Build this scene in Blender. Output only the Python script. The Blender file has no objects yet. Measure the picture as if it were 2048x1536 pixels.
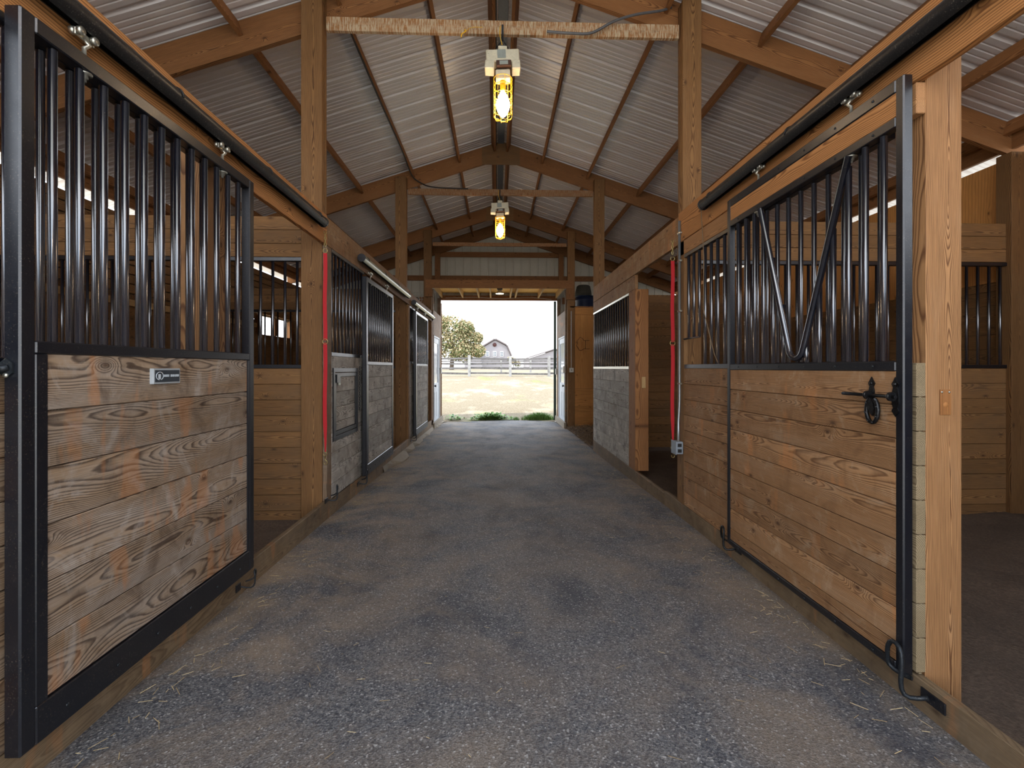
import bpy, math, random
from mathutils import Vector, Matrix
R = random.Random(7)
SC = bpy.context.scene
COL = SC.collection
PI = math.pi

# ------------------------------------------------------------------ camera
F = 940.0
TH = math.atan(30 / F)
CAMH = 1.34
cd = bpy.data.cameras.new('camera')
cam = bpy.data.objects.new('camera', cd)
COL.objects.link(cam)
cam.location = (0, 0, CAMH)
cam.rotation_euler = (PI / 2, 0, -TH)
cd.sensor_fit = 'HORIZONTAL'
cd.sensor_width = 36
cd.lens = F / 2048 * 36
cd.shift_y = -32 / 2048
cd.clip_start = 0.05
cd.clip_end = 2000
SC.camera = cam
SC.view_settings.view_transform = 'Standard'
SC.view_settings.look = 'None'
SC.view_settings.gamma = 1
SC.view_settings.exposure = 0.85


# ------------------------------------------------------------------ node helpers
class NT:
    def __init__(s, name):
        s.m = bpy.data.materials.new(name)
        s.m.use_nodes = True
        s.t = s.m.node_tree
        s.t.nodes.clear()
        s.out = s.n('ShaderNodeOutputMaterial')
        s.b = s.n('ShaderNodeBsdfPrincipled')
        s.t.links.new(s.b.outputs[0], s.out.inputs[0])

    def n(s, ty, **k):
        nd = s.t.nodes.new(ty)
        for a, b in k.items():
            setattr(nd, a, b)
        return nd

    def put(s, sock, v):
        if isinstance(v, (int, float)):
            sock.default_value = v
        elif isinstance(v, (tuple, list)):
            sock.default_value = tuple(v) + ((1,) if len(v) == 3 and len(sock.default_value) == 4 else ())
        else:
            s.t.links.new(v, sock)

    def math(s, op, a, b=0.0, c=None, clamp=False):
        nd = s.n('ShaderNodeMath', operation=op, use_clamp=clamp)
        s.put(nd.inputs[0], a)
        s.put(nd.inputs[1], b)
        if c is not None:
            s.put(nd.inputs[2], c)
        return nd.outputs[0]

    def comb(s, x, y, z):
        nd = s.n('ShaderNodeCombineXYZ')
        for i, v in enumerate((x, y, z)):
            s.put(nd.inputs[i], v)
        return nd.outputs[0]

    def sep(s, v):
        nd = s.n('ShaderNodeSeparateXYZ')
        s.put(nd.inputs[0], v)
        return nd.outputs

    def attr(s, name):
        return s.n('ShaderNodeAttribute', attribute_name=name).outputs['Vector']

    def noise(s, vec, scale=1.0, detail=2.0, rough=0.5, dist=0.0, col=False):
        nd = s.n('ShaderNodeTexNoise')
        s.put(nd.inputs['Vector'], vec)
        s.put(nd.inputs['Scale'], scale)
        s.put(nd.inputs['Detail'], detail)
        s.put(nd.inputs['Roughness'], rough)
        s.put(nd.inputs['Distortion'], dist)
        return nd.outputs['Color' if col else 'Fac']

    def ramp(s, f, stops, interp='LINEAR'):
        nd = s.n('ShaderNodeValToRGB')
        cr = nd.color_ramp
        cr.interpolation = interp
        while len(cr.elements) < len(stops):
            cr.elements.new(0.5)
        for e, (p, c) in zip(cr.elements, stops):
            e.position = p
            e.color = (c, c, c, 1) if isinstance(c, (int, float)) else tuple(c) + (1,)
        s.put(nd.inputs[0], f)
        return nd.outputs[0]

    def mix(s, f, a, b, mode='MIX'):
        nd = s.n('ShaderNodeMix', data_type='RGBA', blend_type=mode)
        s.put(nd.inputs[0], f)
        s.put(nd.inputs[6], a)
        s.put(nd.inputs[7], b)
        return nd.outputs[2]

    def bump(s, h, st=0.3, dist=0.01):
        nd = s.n('ShaderNodeBump')
        s.put(nd.inputs['Strength'], st)
        s.put(nd.inputs['Distance'], dist)
        s.put(nd.inputs['Height'], h)
        s.t.links.new(nd.outputs[0], s.b.inputs['Normal'])

    def set(s, **k):
        for a, v in k.items():
            s.put(s.b.inputs[a.replace('_', ' ')], v)
        return s.m


def lin(r, g, b):
    f = lambda c: (c / 255) / 12.92 if c / 255 <= 0.04045 else ((c / 255 + 0.055) / 1.055) ** 2.4
    return (f(r), f(g), f(b))


def wood(name, light, dark, gray=0.0, grayc=(150, 140, 128), contrast=1.0, knots=0.5, poo=0.0, rough=0.72, ring=0.0048, dirt=0.0):
    t = NT(name)
    u, v, w = t.sep(t.attr('gr'))
    r1, r2, r3 = t.sep(t.attr('rn'))
    sd = t.math('MULTIPLY', r1, 37.0)
    lo = t.noise(t.comb(t.math('MULTIPLY', u, 0.9), t.math('MULTIPLY', v, 2.5), sd), 1.0, 2.0, 0.5, col=True)
    l1, l2, l3 = t.sep(lo)
    pv = t.math('ADD', v, t.math('MULTIPLY', t.math('SUBTRACT', r1, 0.5), 0.12))
    pv = t.math('ADD', pv, t.math('MULTIPLY', t.math('SUBTRACT', l1, 0.5), 0.10))
    pw = t.math('ADD', w, t.math('ADD', 0.02, t.math('MULTIPLY', r2, 0.05)))
    pw = t.math('ADD', pw, t.math('MULTIPLY', t.math('SUBTRACT', l2, 0.5), 0.16))
    rad = t.math('SQRT', t.math('ADD', t.math('MULTIPLY', pv, pv), t.math('MULTIPLY', pw, pw)))
    # knots
    vo = t.n('ShaderNodeTexVoronoi', voronoi_dimensions='2D')
    t.put(vo.inputs['Vector'], t.comb(t.math('ADD', t.math('MULTIPLY', u, 2.4), t.math('MULTIPLY', r3, 9.0)), t.math('ADD', t.math('MULTIPLY', v, 5.0), t.math('MULTIPLY', r2, 9.0)), 0.0))
    t.put(vo.inputs['Scale'], 1.0)
    kd = vo.outputs['Distance']
    pick = t.math('LESS_THAN', t.sep(vo.outputs['Color'])[0], knots)
    kg = t.math('MULTIPLY', t.math('POWER', 2.718, t.math('MULTIPLY', t.math('MULTIPLY', kd, kd), -60.0)), pick)
    rad = t.math('ADD', rad, t.math('MULTIPLY', kg, 0.03))
    wob = t.noise(t.comb(t.math('MULTIPLY', u, 5.0), t.math('MULTIPLY', v, 30.0), sd), 1.0, 2.0)
    rad = t.math('ADD', rad, t.math('MULTIPLY', wob, 0.006))
    fr = t.math('FRACT', t.math('DIVIDE', rad, ring))
    band = t.ramp(fr, [(0.0, 0.0), (0.45, 0.12), (0.8, 1.0), (0.9, 0.85), (1.0, 0.0)])
    fine = t.noise(t.comb(t.math('MULTIPLY', u, 7.0), t.math('MULTIPLY', v, 260.0), t.math('ADD', t.math('MULTIPLY', w, 260.0), sd)), 1.0, 3.0, 0.6)
    broad = t.noise(t.comb(t.math('MULTIPLY', u, 2.0), t.math('MULTIPLY', v, 9.0), t.math('ADD', sd, 3.0)), 1.0, 4.0, 0.65)
    L, D = lin(*light), lin(*dark)
    c = t.mix(t.math('MULTIPLY', band, 0.8 * contrast, clamp=True), L, D)
    if gray > 0:
        gm = t.ramp(broad, [(max(0.0, 0.62 - gray * 0.5), 0.0), (min(1.0, 0.92 - gray * 0.35), 1.0)])
        gm = t.math('MULTIPLY', gm, min(1.0, 0.35 + gray * 0.6))
        G = lin(*grayc)
        g2 = t.mix(t.math('MULTIPLY', band, 0.85 * contrast, clamp=True), G, tuple(x * 0.36 for x in G))
        c = t.mix(gm, c, g2)
    if gray > 0.25:
        bn = t.noise(t.comb(t.math('MULTIPLY', u, 4.0), t.math('MULTIPLY', v, 3.0), t.math('ADD', sd, 11.0)), 1.3, 5.0, 0.7, 0.8)
        c = t.mix(t.math('MULTIPLY', t.ramp(bn, [(0.52, 0.0), (0.68, 1.0)]), 0.55 * gray + 0.15), c, tuple(x * 0.42 for x in D) if gray > 0.8 else tuple(x * 0.9 for x in D))
        c = t.mix(t.math('MULTIPLY', t.ramp(bn, [(0.34, 1.0), (0.46, 0.0)]), 0.5), c, tuple(min(1, x * 1.25) for x in lin(*grayc)))
        on = t.noise(t.comb(t.math('MULTIPLY', u, 5.0), t.math('MULTIPLY', v, 1.2), t.math('ADD', sd, 23.0)), 1.2, 3.0, 0.6)
        c = t.mix(t.math('MULTIPLY', t.ramp(on, [(0.58, 0.0), (0.64, 1.0)]), 0.0 if gray > 0.8 else 0.38), c, lin(186, 122, 70))
    c = t.mix(t.math('MULTIPLY', t.math('POWER', kg, 5.0), 0.8), c, t.mix(t.math('GREATER_THAN', kg, 0.93), tuple(x * 0.55 for x in D), lin(60, 34, 18)))
    val = t.math('ADD', t.math('MULTIPLY', fine, 0.9), t.math('ADD', t.math('MULTIPLY', r3, 0.34), t.math('MULTIPLY', broad, 0.5)))
    val = t.math('ADD', val, 0.14)
    c = t.mix(1.0, c, t.comb(val, val, val), 'MULTIPLY')
    if poo > 0:
        pn = t.noise(t.comb(t.math('MULTIPLY', u, 105.0), t.math('MULTIPLY', v, 10.0), w), 1.0, 3.0, 0.7)
        c = t.mix(t.math('MULTIPLY', t.ramp(pn, [(0.44, 0.0), (0.56, 1.0)]), poo), c, lin(205, 190, 160))
    if dirt > 0:
        dn = t.noise(t.comb(t.math('MULTIPLY', u, 1.2), t.math('MULTIPLY', v, 3.0), sd), 1.7, 5.0, 0.7)
        c = t.mix(t.math('MULTIPLY', t.ramp(dn, [(0.42, 0.0), (0.72, 1.0)]), dirt), c, lin(92, 80, 66))
    t.bump(t.math('ADD', t.math('MULTIPLY', band, 0.5), fine), 0.35, 0.0015)
    return t.set(Base_Color=c, Roughness=rough, Specular_IOR_Level=0.3)


def plain(name, col, rough=0.5, metal=0.0, spec=0.5, specks=0.0, speckc=(150, 140, 120), nb=0.0, nscale=30):
    t = NT(name)
    tc = t.n('ShaderNodeTexCoord').outputs['Object']
    n1 = t.noise(tc, nscale, 4.0, 0.6)
    C = lin(*col)
    c = t.mix(n1, tuple(x * 0.8 for x in C), tuple(min(1, x * 1.2) for x in C))
    if specks > 0:
        n2 = t.noise(tc, 190.0, 3.0, 0.6)
        n3 = t.noise(tc, 11.0, 3.0, 0.6)
        k = t.math('MULTIPLY', t.ramp(n2, [(0.60, 0.0), (0.68, 1.0)]), t.math('MULTIPLY', t.ramp(n3, [(0.35, 0.1), (0.7, 1.0)]), specks))
        c = t.mix(k, c, lin(*speckc))
    if nb > 0:
        t.bump(n1, nb, 0.004)
    rr = t.math('ADD', rough - 0.08, t.math('MULTIPLY', n1, 0.16))
    return t.set(Base_Color=c, Roughness=rr, Metallic=metal, Specular_IOR_Level=spec)


M = {}
M['door_wood'] = wood('weathered_door_boards', (164, 136, 106), (66, 44, 28), 0.62, (158, 148, 138), 1.15, 0.42)
M['bold'] = wood('bold_grained_lumber', (184, 128, 76), (96, 56, 28), 0.1, (150, 120, 90), 1.0, 0.5, ring=0.0085)
M['endgrain'] = wood('weathered_end_grain', (150, 132, 102), (88, 68, 46), 0.1, (160, 150, 130), 1.0, 0.2, ring=0.006)
M['door_wood_warm'] = wood('warm_door_boards', (166, 124, 84), (88, 56, 32), 0.3, (162, 138, 112), 1.0, 0.42)
M['far_wood'] = wood('grey_front_boards', (178, 166, 150), (80, 66, 54), 0.9, (192, 186, 176), 1.0, 0.5, dirt=0.35)
M['front_wood'] = wood('stall_front_boards', (142, 112, 82), (78, 52, 34), 0.5, (138, 126, 110), 1.0, 0.4, dirt=0.25)
M['beam'] = wood('framing_lumber', (154, 106, 64), (84, 50, 26), 0.12, (140, 110, 82), 1.0, 0.35)
M['orange'] = wood('header_lumber', (176, 118, 66), (92, 52, 24), 0.1, (150, 120, 90), 1.15, 0.4)
M['header_far'] = wood('worn_header_lumber', (152, 112, 74), (92, 60, 34), 0.4, (150, 128, 100), 0.9, 0.4)
M['post'] = wood('post_lumber', (140, 102, 62), (74, 46, 24), 0.2, (134, 106, 76), 1.1, 0.3)
M['rpost'] = wood('smooth_post_lumber', (172, 126, 82), (92, 56, 32), 0.2, (150, 122, 94), 1.1, 0.3)
M['kerb'] = wood('worn_kerb_board', (140, 116, 86), (84, 62, 42), 0.5, (136, 116, 92), 0.7, 0.3, dirt=0.6)
M['inner'] = wood('stall_wall_boards', (150, 110, 68), (78, 50, 28), 0.15, (120, 94, 72), 0.9, 0.4, dirt=0.35)
M['ply'] = wood('plywood_sheet', (204, 144, 80), (160, 100, 52), 0.0, contrast=0.6, knots=0.45, ring=0.03)
M['poo'] = wood('streaked_tie_board', (160, 112, 68), (104, 66, 36), 0.1, contrast=0.8, poo=0.75)
M['poo2'] = wood('lightly_streaked_tie_board', (150, 100, 58), (100, 62, 34), 0.1, contrast=0.8, poo=0.25)
M['pale'] = wood('fresh_sawn_board', (206, 170, 118), (160, 122, 76), 0.1, contrast=0.6)
M['fence'] = wood('silvered_fence_wood', (150, 146, 142), (100, 96, 92), 0.9, (150, 148, 144), 0.5)
M['rail'] = wood('dark_silvered_fence_rails', (100, 96, 92), (66, 62, 60), 0.9, (104, 100, 98), 0.6)
M['black'] = plain('black_painted_steel', (13, 16, 24), 0.33, 0.0, 0.8, 0.6, (120, 110, 95))
M['blackbar'] = plain('glossy_black_bars', (14, 18, 30), 0.2, 0.0, 0.9, 0.35, (140, 130, 115))
M['trackblack'] = plain('dusty_black_track', (30, 29, 29), 0.38, 0.0, 0.5, 0.55, (170, 160, 145), nb=0.3)
M['trackgalv'] = plain('galvanized_track', (150, 152, 140), 0.35, 0.8, 0.5, 0.2)
M['zinc'] = plain('zinc_hardware', (190, 188, 175), 0.35, 0.85)
M['conduit'] = plain('silver_conduit', (175, 180, 182), 0.35, 0.8)
M['box'] = plain('grey_junction_box', (150, 158, 165), 0.5, 0.2)
M['iron'] = plain('forged_black_iron', (14, 14, 16), 0.38, 0.3, 0.6, 0.1, (90, 85, 75), nb=0.6, nscale=80)
M['hook'] = plain('weathered_iron_hook', (38, 42, 46), 0.45, 0.4, 0.5, 0.6, (140, 130, 110), nb=0.5, nscale=60)
M['brass'] = plain('brass_snap', (176, 158, 104), 0.35, 0.9)
M['white'] = plain('white_door_paint', (205, 212, 220), 0.5)
M['whitebox'] = plain('white_plastic', (205, 203, 195), 0.5)
M['plaque_frame'] = plain('plaque_grey', (168, 172, 174), 0.5)
M['plaque'] = plain('plaque_black', (48, 54, 60), 0.4)
M['plaque_ink'] = plain('plaque_silver_lettering', (205, 212, 216), 0.4)
M['roofgrey'] = plain('ridge_flashing', (112, 116, 122), 0.5)
M['bucket'] = plain('blue_barrel_plastic', (22, 34, 60), 0.5)
M['drab'] = plain('drab_canvas', (58, 54, 44), 0.8)
M['green'] = plain('dark_green_trim', (38, 62, 54), 0.5)
M['concrete'] = plain('pale_concrete', (150, 138, 120), 0.9, nb=0.8)
M['dark'] = plain('dark_cable', (34, 32, 32), 0.5)
M['cablegrey'] = plain('grey_cable', (92, 92, 94), 0.4)
M['tan'] = plain('tan_twine', (120, 96, 68), 0.8)
M['lampwhite'] = plain('spattered_white_lamp_housing', (214, 206, 180), 0.55, 0.1, 0.5, 0.9, (96, 70, 40))
M['lamplabel'] = plain('lamp_label_grey', (150, 156, 148), 0.5, 0.0, 0.5, 0.7, (80, 70, 50))
M['lampbrown'] = plain('lamp_ballast_brown', (72, 44, 30), 0.5)
M['cage'] = plain('yellow_wire_guard', (235, 180, 30), 0.4)
for k_, ior in (('black', 1.5), ('blackbar', 1.85), ('trackblack', 1.5)):
    M[k_].node_tree.nodes['Principled BSDF'].inputs['IOR'].default_value = ior
M['glass'] = NT('window_glass').set(Base_Color=(0.8, 0.85, 0.9), Roughness=0.06, Specular_IOR_Level=0.9, Metallic=0.25)


def emis(name, col, st):
    t = NT(name)
    return t.set(Base_Color=(0.8, 0.8, 0.8), Emission_Color=col, Emission_Strength=st)


M['bulb'] = emis('glowing_bulb', (1.0, 0.76, 0.52), 38)
M['flood'] = emis('glowing_flood_lens', (1.0, 0.9, 0.66), 20)


def m_strap():
    t = NT('red_nylon_webbing')
    tc = t.n('ShaderNodeTexCoord').outputs['Object']
    n = t.noise(tc, 400.0, 2.0)
    return t.set(Base_Color=t.mix(n, lin(150, 16, 24), lin(214, 30, 40)), Roughness=0.75)


M['red'] = m_strap()


def m_roof():
    t = NT('white_roof_sheet')
    tc = t.n('ShaderNodeTexCoord').outputs['Object']
    n = t.noise(tc, 1.4, 4.0, 0.6)
    n2 = t.noise(tc, 55.0, 3.0, 0.6)
    c = t.mix(n, lin(204, 195, 191), lin(226, 219, 216))
    c = t.mix(t.ramp(n2, [(0.66, 0.0), (0.76, 0.5)]), c, lin(150, 135, 118))
    return t.set(Base_Color=c, Roughness=0.3, Specular_IOR_Level=0.7)


M['roof'] = m_roof()


def m_siding():
    t = NT('cream_wall_siding')
    tc = t.n('ShaderNodeTexCoord').outputs['Object']
    n = t.noise(tc, 3.0, 4.0, 0.6)
    return t.set(Base_Color=t.mix(n, lin(176, 170, 152), lin(206, 200, 184)), Roughness=0.6)


M['siding'] = m_siding()


def m_asphalt():
    t = NT('dusty_rubber_asphalt')
    tc = t.n('ShaderNodeTexCoord').outputs['Object']
    x, y, z = t.sep(tc)
    fine = t.noise(tc, 150.0, 3.0, 0.75)
    vo = t.n('ShaderNodeTexVoronoi')
    t.put(vo.inputs['Vector'], tc)
    t.put(vo.inputs['Scale'], 150.0)
    vc = t.sep(vo.outputs['Color'])[0]
    big = t.noise(tc, 0.9, 5.0, 0.6, 0.4)
    mid = t.noise(t.comb(x, t.math('MULTIPLY', y, 0.55), 4.0), 2.6, 5.0, 0.65, 0.6)
    c = t.mix(t.ramp(vc, [(0.0, 0.0), (1.0, 1.0)]), lin(64, 64, 68), lin(142, 138, 134))
    c = t.mix(t.ramp(fine, [(0.35, 0.75), (0.58, 0.0)]), c, lin(58, 59, 66))
    # dark wheel-worn patches and brown dust
    c = t.mix(t.math('MULTIPLY', t.ramp(mid, [(0.45, 0.0), (0.68, 0.8)]), 0.75), c, lin(50, 50, 58))
    ax = t.math('ABSOLUTE', t.math('SUBTRACT', x, 0.07))
    edge = t.math('POWER', t.math('MULTIPLY', ax, 0.66), 2.2)
    dn = t.noise(t.comb(x, y, 9.0), 1.7, 6.0, 0.7, 0.5)
    dm = t.math('MULTIPLY', t.ramp(dn, [(0.40, 0.0), (0.64, 1.0)]), t.math('ADD', 0.42, t.math('MULTIPLY', edge, 0.6)), clamp=True)
    dm = t.math('MULTIPLY', dm, t.ramp(fine, [(0.35, 0.55), (0.7, 1.0)]))
    c = t.mix(dm, c, lin(160, 138, 112))
    c = t.mix(t.math('MULTIPLY', t.ramp(vc, [(0.955, 0.0), (0.97, 1.0)]), 0.5), c, lin(190, 186, 180))
    h = t.math('ADD', t.math('MULTIPLY', vo.outputs['Distance'], 0.6), t.math('ADD', t.math('MULTIPLY', fine, 0.6), t.math('MULTIPLY', big, 1.5)))
    t.bump(h, 0.55, 0.008)
    return t.set(Base_Color=c, Roughness=t.math('ADD', 0.6, t.math('MULTIPLY', mid, 0.3)), Specular_IOR_Level=0.45)


M['asphalt'] = m_asphalt()


def m_dirt():
    t = NT('dark_stall_dirt')
    tc = t.n('ShaderNodeTexCoord').outputs['Object']
    n = t.noise(tc, 3.0, 6.0, 0.7, 0.6)
    n2 = t.noise(tc, 60.0, 4.0, 0.7)
    c = t.mix(n, lin(62, 52, 44), lin(140, 118, 98))
    c = t.mix(t.ramp(n2, [(0.4, 0.5), (0.7, 0.0)]), c, lin(34, 30, 28))
    t.bump(t.math('ADD', n, t.math('MULTIPLY', n2, 0.4)), 0.6, 0.03)
    return t.set(Base_Color=c, Roughness=0.9)


M['dirt'] = m_dirt()


def m_field():
    t = NT('dry_summer_grass')
    tc = t.n('ShaderNodeTexCoord').outputs['Object']
    x, y, z = t.sep(tc)
    v = t.comb(x, t.math('MULTIPLY', y, 0.5), z)
    n = t.noise(v, 0.9, 6.0, 0.7)
    n2 = t.noise(tc, 24.0, 4.0, 0.8)
    n3 = t.noise(v, 0.45, 3.0, 0.6)
    c = t.mix(t.ramp(n2, [(0.35, 0.0), (0.65, 1.0)]), lin(112, 98, 74), lin(160, 146, 124))
    c = t.mix(t.ramp(n, [(0.5, 0.0), (0.68, 0.75)]), c, lin(190, 174, 150))
    c = t.mix(t.ramp(n3, [(0.58, 0.0), (0.7, 0.6)]), c, lin(110, 120, 50))
    t.bump(n2, 0.6, 0.05)
    return t.set(Base_Color=c, Roughness=0.95, Specular_IOR_Level=0.1)


M['field'] = m_field()


def m_leaf(name, a, b, rough=0.6):
    t = NT(name)
    r = t.sep(t.attr('rn'))[0]
    return t.set(Base_Color=t.mix(r, lin(*a), lin(*b)), Roughness=rough)


M['leaf'] = m_leaf('weed_leaves', (62, 104, 34), (140, 180, 74))
M['grass'] = m_leaf('green_grass_blades', (60, 100, 34), (130, 165, 80))
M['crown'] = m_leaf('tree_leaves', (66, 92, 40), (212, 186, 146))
M['straw'] = m_leaf('straw_bits', (150, 125, 85), (215, 190, 140), 0.8)
M['hay'] = m_leaf('old_hay', (78, 62, 46), (150, 122, 88), 0.9)
M['bark'] = plain('tree_bark', (88, 74, 60), 0.9, nb=0.6)
M['barnwall'] = plain('distant_barn_wall', (142, 137, 138), 0.8)
M['barnroof'] = plain('distant_barn_roof', (104, 94, 92), 0.8)
M['barnvent'] = plain('distant_round_vent', (78, 44, 40), 0.8)
M['barntrim'] = plain('distant_white_trim', (222, 224, 226), 0.6)
M['barnglass'] = plain('distant_window_panes', (84, 92, 100), 0.3)


# ------------------------------------------------------------------ mesh builder
class MB:
    def __init__(s):
        s.v, s.f, s.g, s.r, s.sm = [], [], [], [], []

    def face(s, idx, gc, rn, smooth=False):
        s.f.append(tuple(idx))
        s.g.append(gc)
        s.r.append(rn)
        s.sm.append(smooth)

    def rnd(s):
        return (R.random(), R.random(), R.random())

    def box(s, c, d, rot=None, ch=0.0025, axis=None, rn=None):
        c = Vector(c)
        h = [abs(x) / 2 for x in d]
        ch = min(ch, min(h) * 0.45)
        order = sorted(range(3), key=lambda i: -h[i]) if axis is None else [axis] + sorted([i for i in range(3) if i != axis], key=lambda i: -h[i])
        uo = R.random() * 40
        rn = rn or s.rnd()
        b = len(s.v)
        loc = []
        ids = {}
        for sx in (-1, 1):
            for sy in (-1, 1):
                for sz in (-1, 1):
                    sg = (sx, sy, sz)
                    for a in range(3):
                        p = [sg[i] * (h[i] if i == a else h[i] - ch) for i in range(3)]
                        ids[(sg, a)] = len(loc)
                        loc.append(p)
        for p in loc:
            q = Vector(p)
            if rot is not None:
                q = rot @ q
            s.v.append(c + q)

        def gc(i):
            p = loc[i]
            return (p[order[0]] + uo, p[order[1]], p[order[2]])

        def add(lst):
            ce = Vector((0, 0, 0))
            P = [Vector(loc[i]) for i in lst]
            for q in P:
                ce += q
            nrm = (P[1] - P[0]).cross(P[2] - P[1])
            if nrm.dot(ce) < 0:
                lst = lst[::-1]
            s.face([b + i for i in lst], [gc(i) for i in lst], rn)
        for a in range(3):
            o1, o2 = [i for i in range(3) if i != a]
            for sa in (-1, 1):
                lst = []
                for (s1, s2) in ((-1, -1), (1, -1), (1, 1), (-1, 1)):
                    sg = [0, 0, 0]
                    sg[a] = sa
                    sg[o1] = s1
                    sg[o2] = s2
                    lst.append(ids[(tuple(sg), a)])
                add(lst)
        for a in range(3):  # edges parallel to a
            o1, o2 = [i for i in range(3) if i != a]
            for s1 in (-1, 1):
                for s2 in (-1, 1):
                    A = [0, 0, 0]
                    B = [0, 0, 0]
                    A[a], B[a] = -1, 1
                    A[o1] = B[o1] = s1
                    A[o2] = B[o2] = s2
                    A, B = tuple(A), tuple(B)
                    add([ids[(A, o1)], ids[(B, o1)], ids[(B, o2)], ids[(A, o2)]])
        for sx in (-1, 1):
            for sy in (-1, 1):
                for sz in (-1, 1):
                    sg = (sx, sy, sz)
                    add([ids[(sg, 0)], ids[(sg, 1)], ids[(sg, 2)]])
        return s

    def bb(s, x0, x1, y0, y1, z0, z1, ch=0.0025, axis=None):
        return s.box(((x0 + x1) / 2, (y0 + y1) / 2, (z0 + z1) / 2), (x1 - x0, y1 - y0, z1 - z0), None, ch, axis)

    def tube(s, pts, r, n=10, closed=False, caps=True):
        pts = [Vector(p) for p in pts]
        rn = s.rnd()
        m = len(pts)
        rr = r if isinstance(r, (list, tuple)) else [r] * m
        rings = []
        prev = None
        for i, p in enumerate(pts):
            if closed:
                d = pts[(i + 1) % m] - pts[(i - 1) % m]
            else:
                d = pts[min(i + 1, m - 1)] - pts[max(i - 1, 0)]
            d.normalize()
            if prev is None:
                a = Vector((0, 0, 1)) if abs(d.z) < 0.9 else Vector((1, 0, 0))
                x = d.cross(a).normalized()
            else:
                x = (prev - d * prev.dot(d)).normalized()
            prev = x
            y = d.cross(x)
            b = len(s.v)
            for k in range(n):
                an = 2 * PI * k / n
                s.v.append(p + (x * math.cos(an) + y * math.sin(an)) * rr[i])
            rings.append(b)
        L = m if closed else m - 1
        for i in range(L):
            a, b = rings[i], rings[(i + 1) % m]
            for k in range(n):
                k2 = (k + 1) % n
                idx = [a + k, b + k, b + k2, a + k2]
                idx = idx[::-1]
                s.face(idx, [(i * 0.1, 0, 0)] * 4, rn, True)
        if caps and not closed:
            s.face([rings[0] + k for k in range(n)], [(0, 0, 0)] * n, rn)
            s.face([rings[-1] + k for k in range(n)][::-1], [(0, 0, 0)] * n, rn)
        return s

    def cyl(s, p0, p1, r, n=12):
        return s.tube([p0, p1], r, n)

    def lathe(s, c, prof, n=20, axis='z', smooth=True):
        c = Vector(c)
        rn = s.rnd()
        rings = []
        for (r, h) in prof:
            b = len(s.v)
            for k in range(n):
                a = 2 * PI * k / n
                q = (r * math.cos(a), r * math.sin(a), h)
                if axis == 'x':
                    q = (h, q[0], q[1])
                elif axis == 'y':
                    q = (q[0], h, q[1])
                s.v.append(c + Vector(q))
            rings.append(b)
        for i in range(len(rings) - 1):
            for k in range(n):
                k2 = (k + 1) % n
                s.face([rings[i] + k, rings[i] + k2, rings[i + 1] + k2, rings[i + 1] + k], [(0, 0, 0)] * 4, rn, smooth)
        return s

    def prism(s, poly, vec, rn=None, smooth=False):
        """poly: list of 3-D points (planar); extruded along vec"""
        rn = rn or s.rnd()
        b = len(s.v)
        n = len(poly)
        vec = Vector(vec)
        P = [Vector(p) for p in poly]
        for p in P:
            s.v.append(p)
        for p in P:
            s.v.append(p + vec)
        g = [(p.x + p.y + 3, p.z, 0) for p in P]
        s.face(list(range(b, b + n)), g, rn)
        s.face(list(range(b + n, b + 2 * n))[::-1], g[::-1], rn)
        for i in range(n):
            j = (i + 1) % n
            s.face([b + i, b + n + i, b + n + j, b + j], [g[i], g[i], g[j], g[j]], rn, smooth)
        return s

    def quad(s, a, b, c, d, rn=None):
        rn = rn or s.rnd()
        i = len(s.v)
        for p in (a, b, c, d):
            s.v.append(Vector(p))
        s.face([i, i + 1, i + 2, i + 3], [tuple(p) for p in (a, b, c, d)], rn)
        return s

    def build(s, name, mat, parent=None, loc=None):
        me = bpy.data.meshes.new(name)
        if loc is None:
            loc = Vector((0, 0, 0))
            if parent is None and s.v:
                xs = [p.x for p in s.v]
                ys = [p.y for p in s.v]
                zs = [p.z for p in s.v]
                loc = Vector(((min(xs) + max(xs)) / 2, (min(ys) + max(ys)) / 2, min(zs)))
        loc = Vector(loc)
        off = loc.copy()
        pw = Vector((0, 0, 0))
        q = parent
        while q is not None:
            pw += q.location
            q = q.parent
        if parent is not None:
            off = pw + loc
        me.from_pydata([tuple(Vector(p) - off) for p in s.v], [], s.f)
        gr = me.attributes.new('gr', 'FLOAT_VECTOR', 'CORNER')
        rn = me.attributes.new('rn', 'FLOAT_VECTOR', 'FACE')
        fl = []
        for g in s.g:
            for q in g:
                fl.extend(q)
        gr.data.foreach_set('vector', fl)
        rl = []
        for q in s.r:
            rl.extend(q)
        rn.data.foreach_set('vector', rl)
        me.polygons.foreach_set('use_smooth', s.sm)
        me.materials.append(mat)
        me.update()
        o = bpy.data.objects.new(name, me)
        o.location = loc
        COL.objects.link(o)
        if parent is not None:
            o.parent = parent
        return o


def tag(o, label=None, cat=None, group=None, kind=None):
    if label:
        o['label'] = label
    if cat:
        o['category'] = cat
    if group:
        o['group'] = group
    if kind:
        o['kind'] = kind
    return o


def thing(name, label, cat, loc, group=None):
    o = bpy.data.objects.new(name, None)
    o.empty_display_size = 0.1
    o.location = loc
    COL.objects.link(o)
    return tag(o, label, cat, group)


def copy_tree(o, parent=None):
    c = o.copy()
    COL.objects.link(c)
    c.parent = parent
    for ch in list(o.children):
        copy_tree(ch, c)
    return c


def struct(mb, name, mat, label, parent=None):
    o = mb.build(name, mat, parent)
    if parent is None:
        tag(o, label, name.split('_')[0], kind='structure')
    return o


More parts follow.
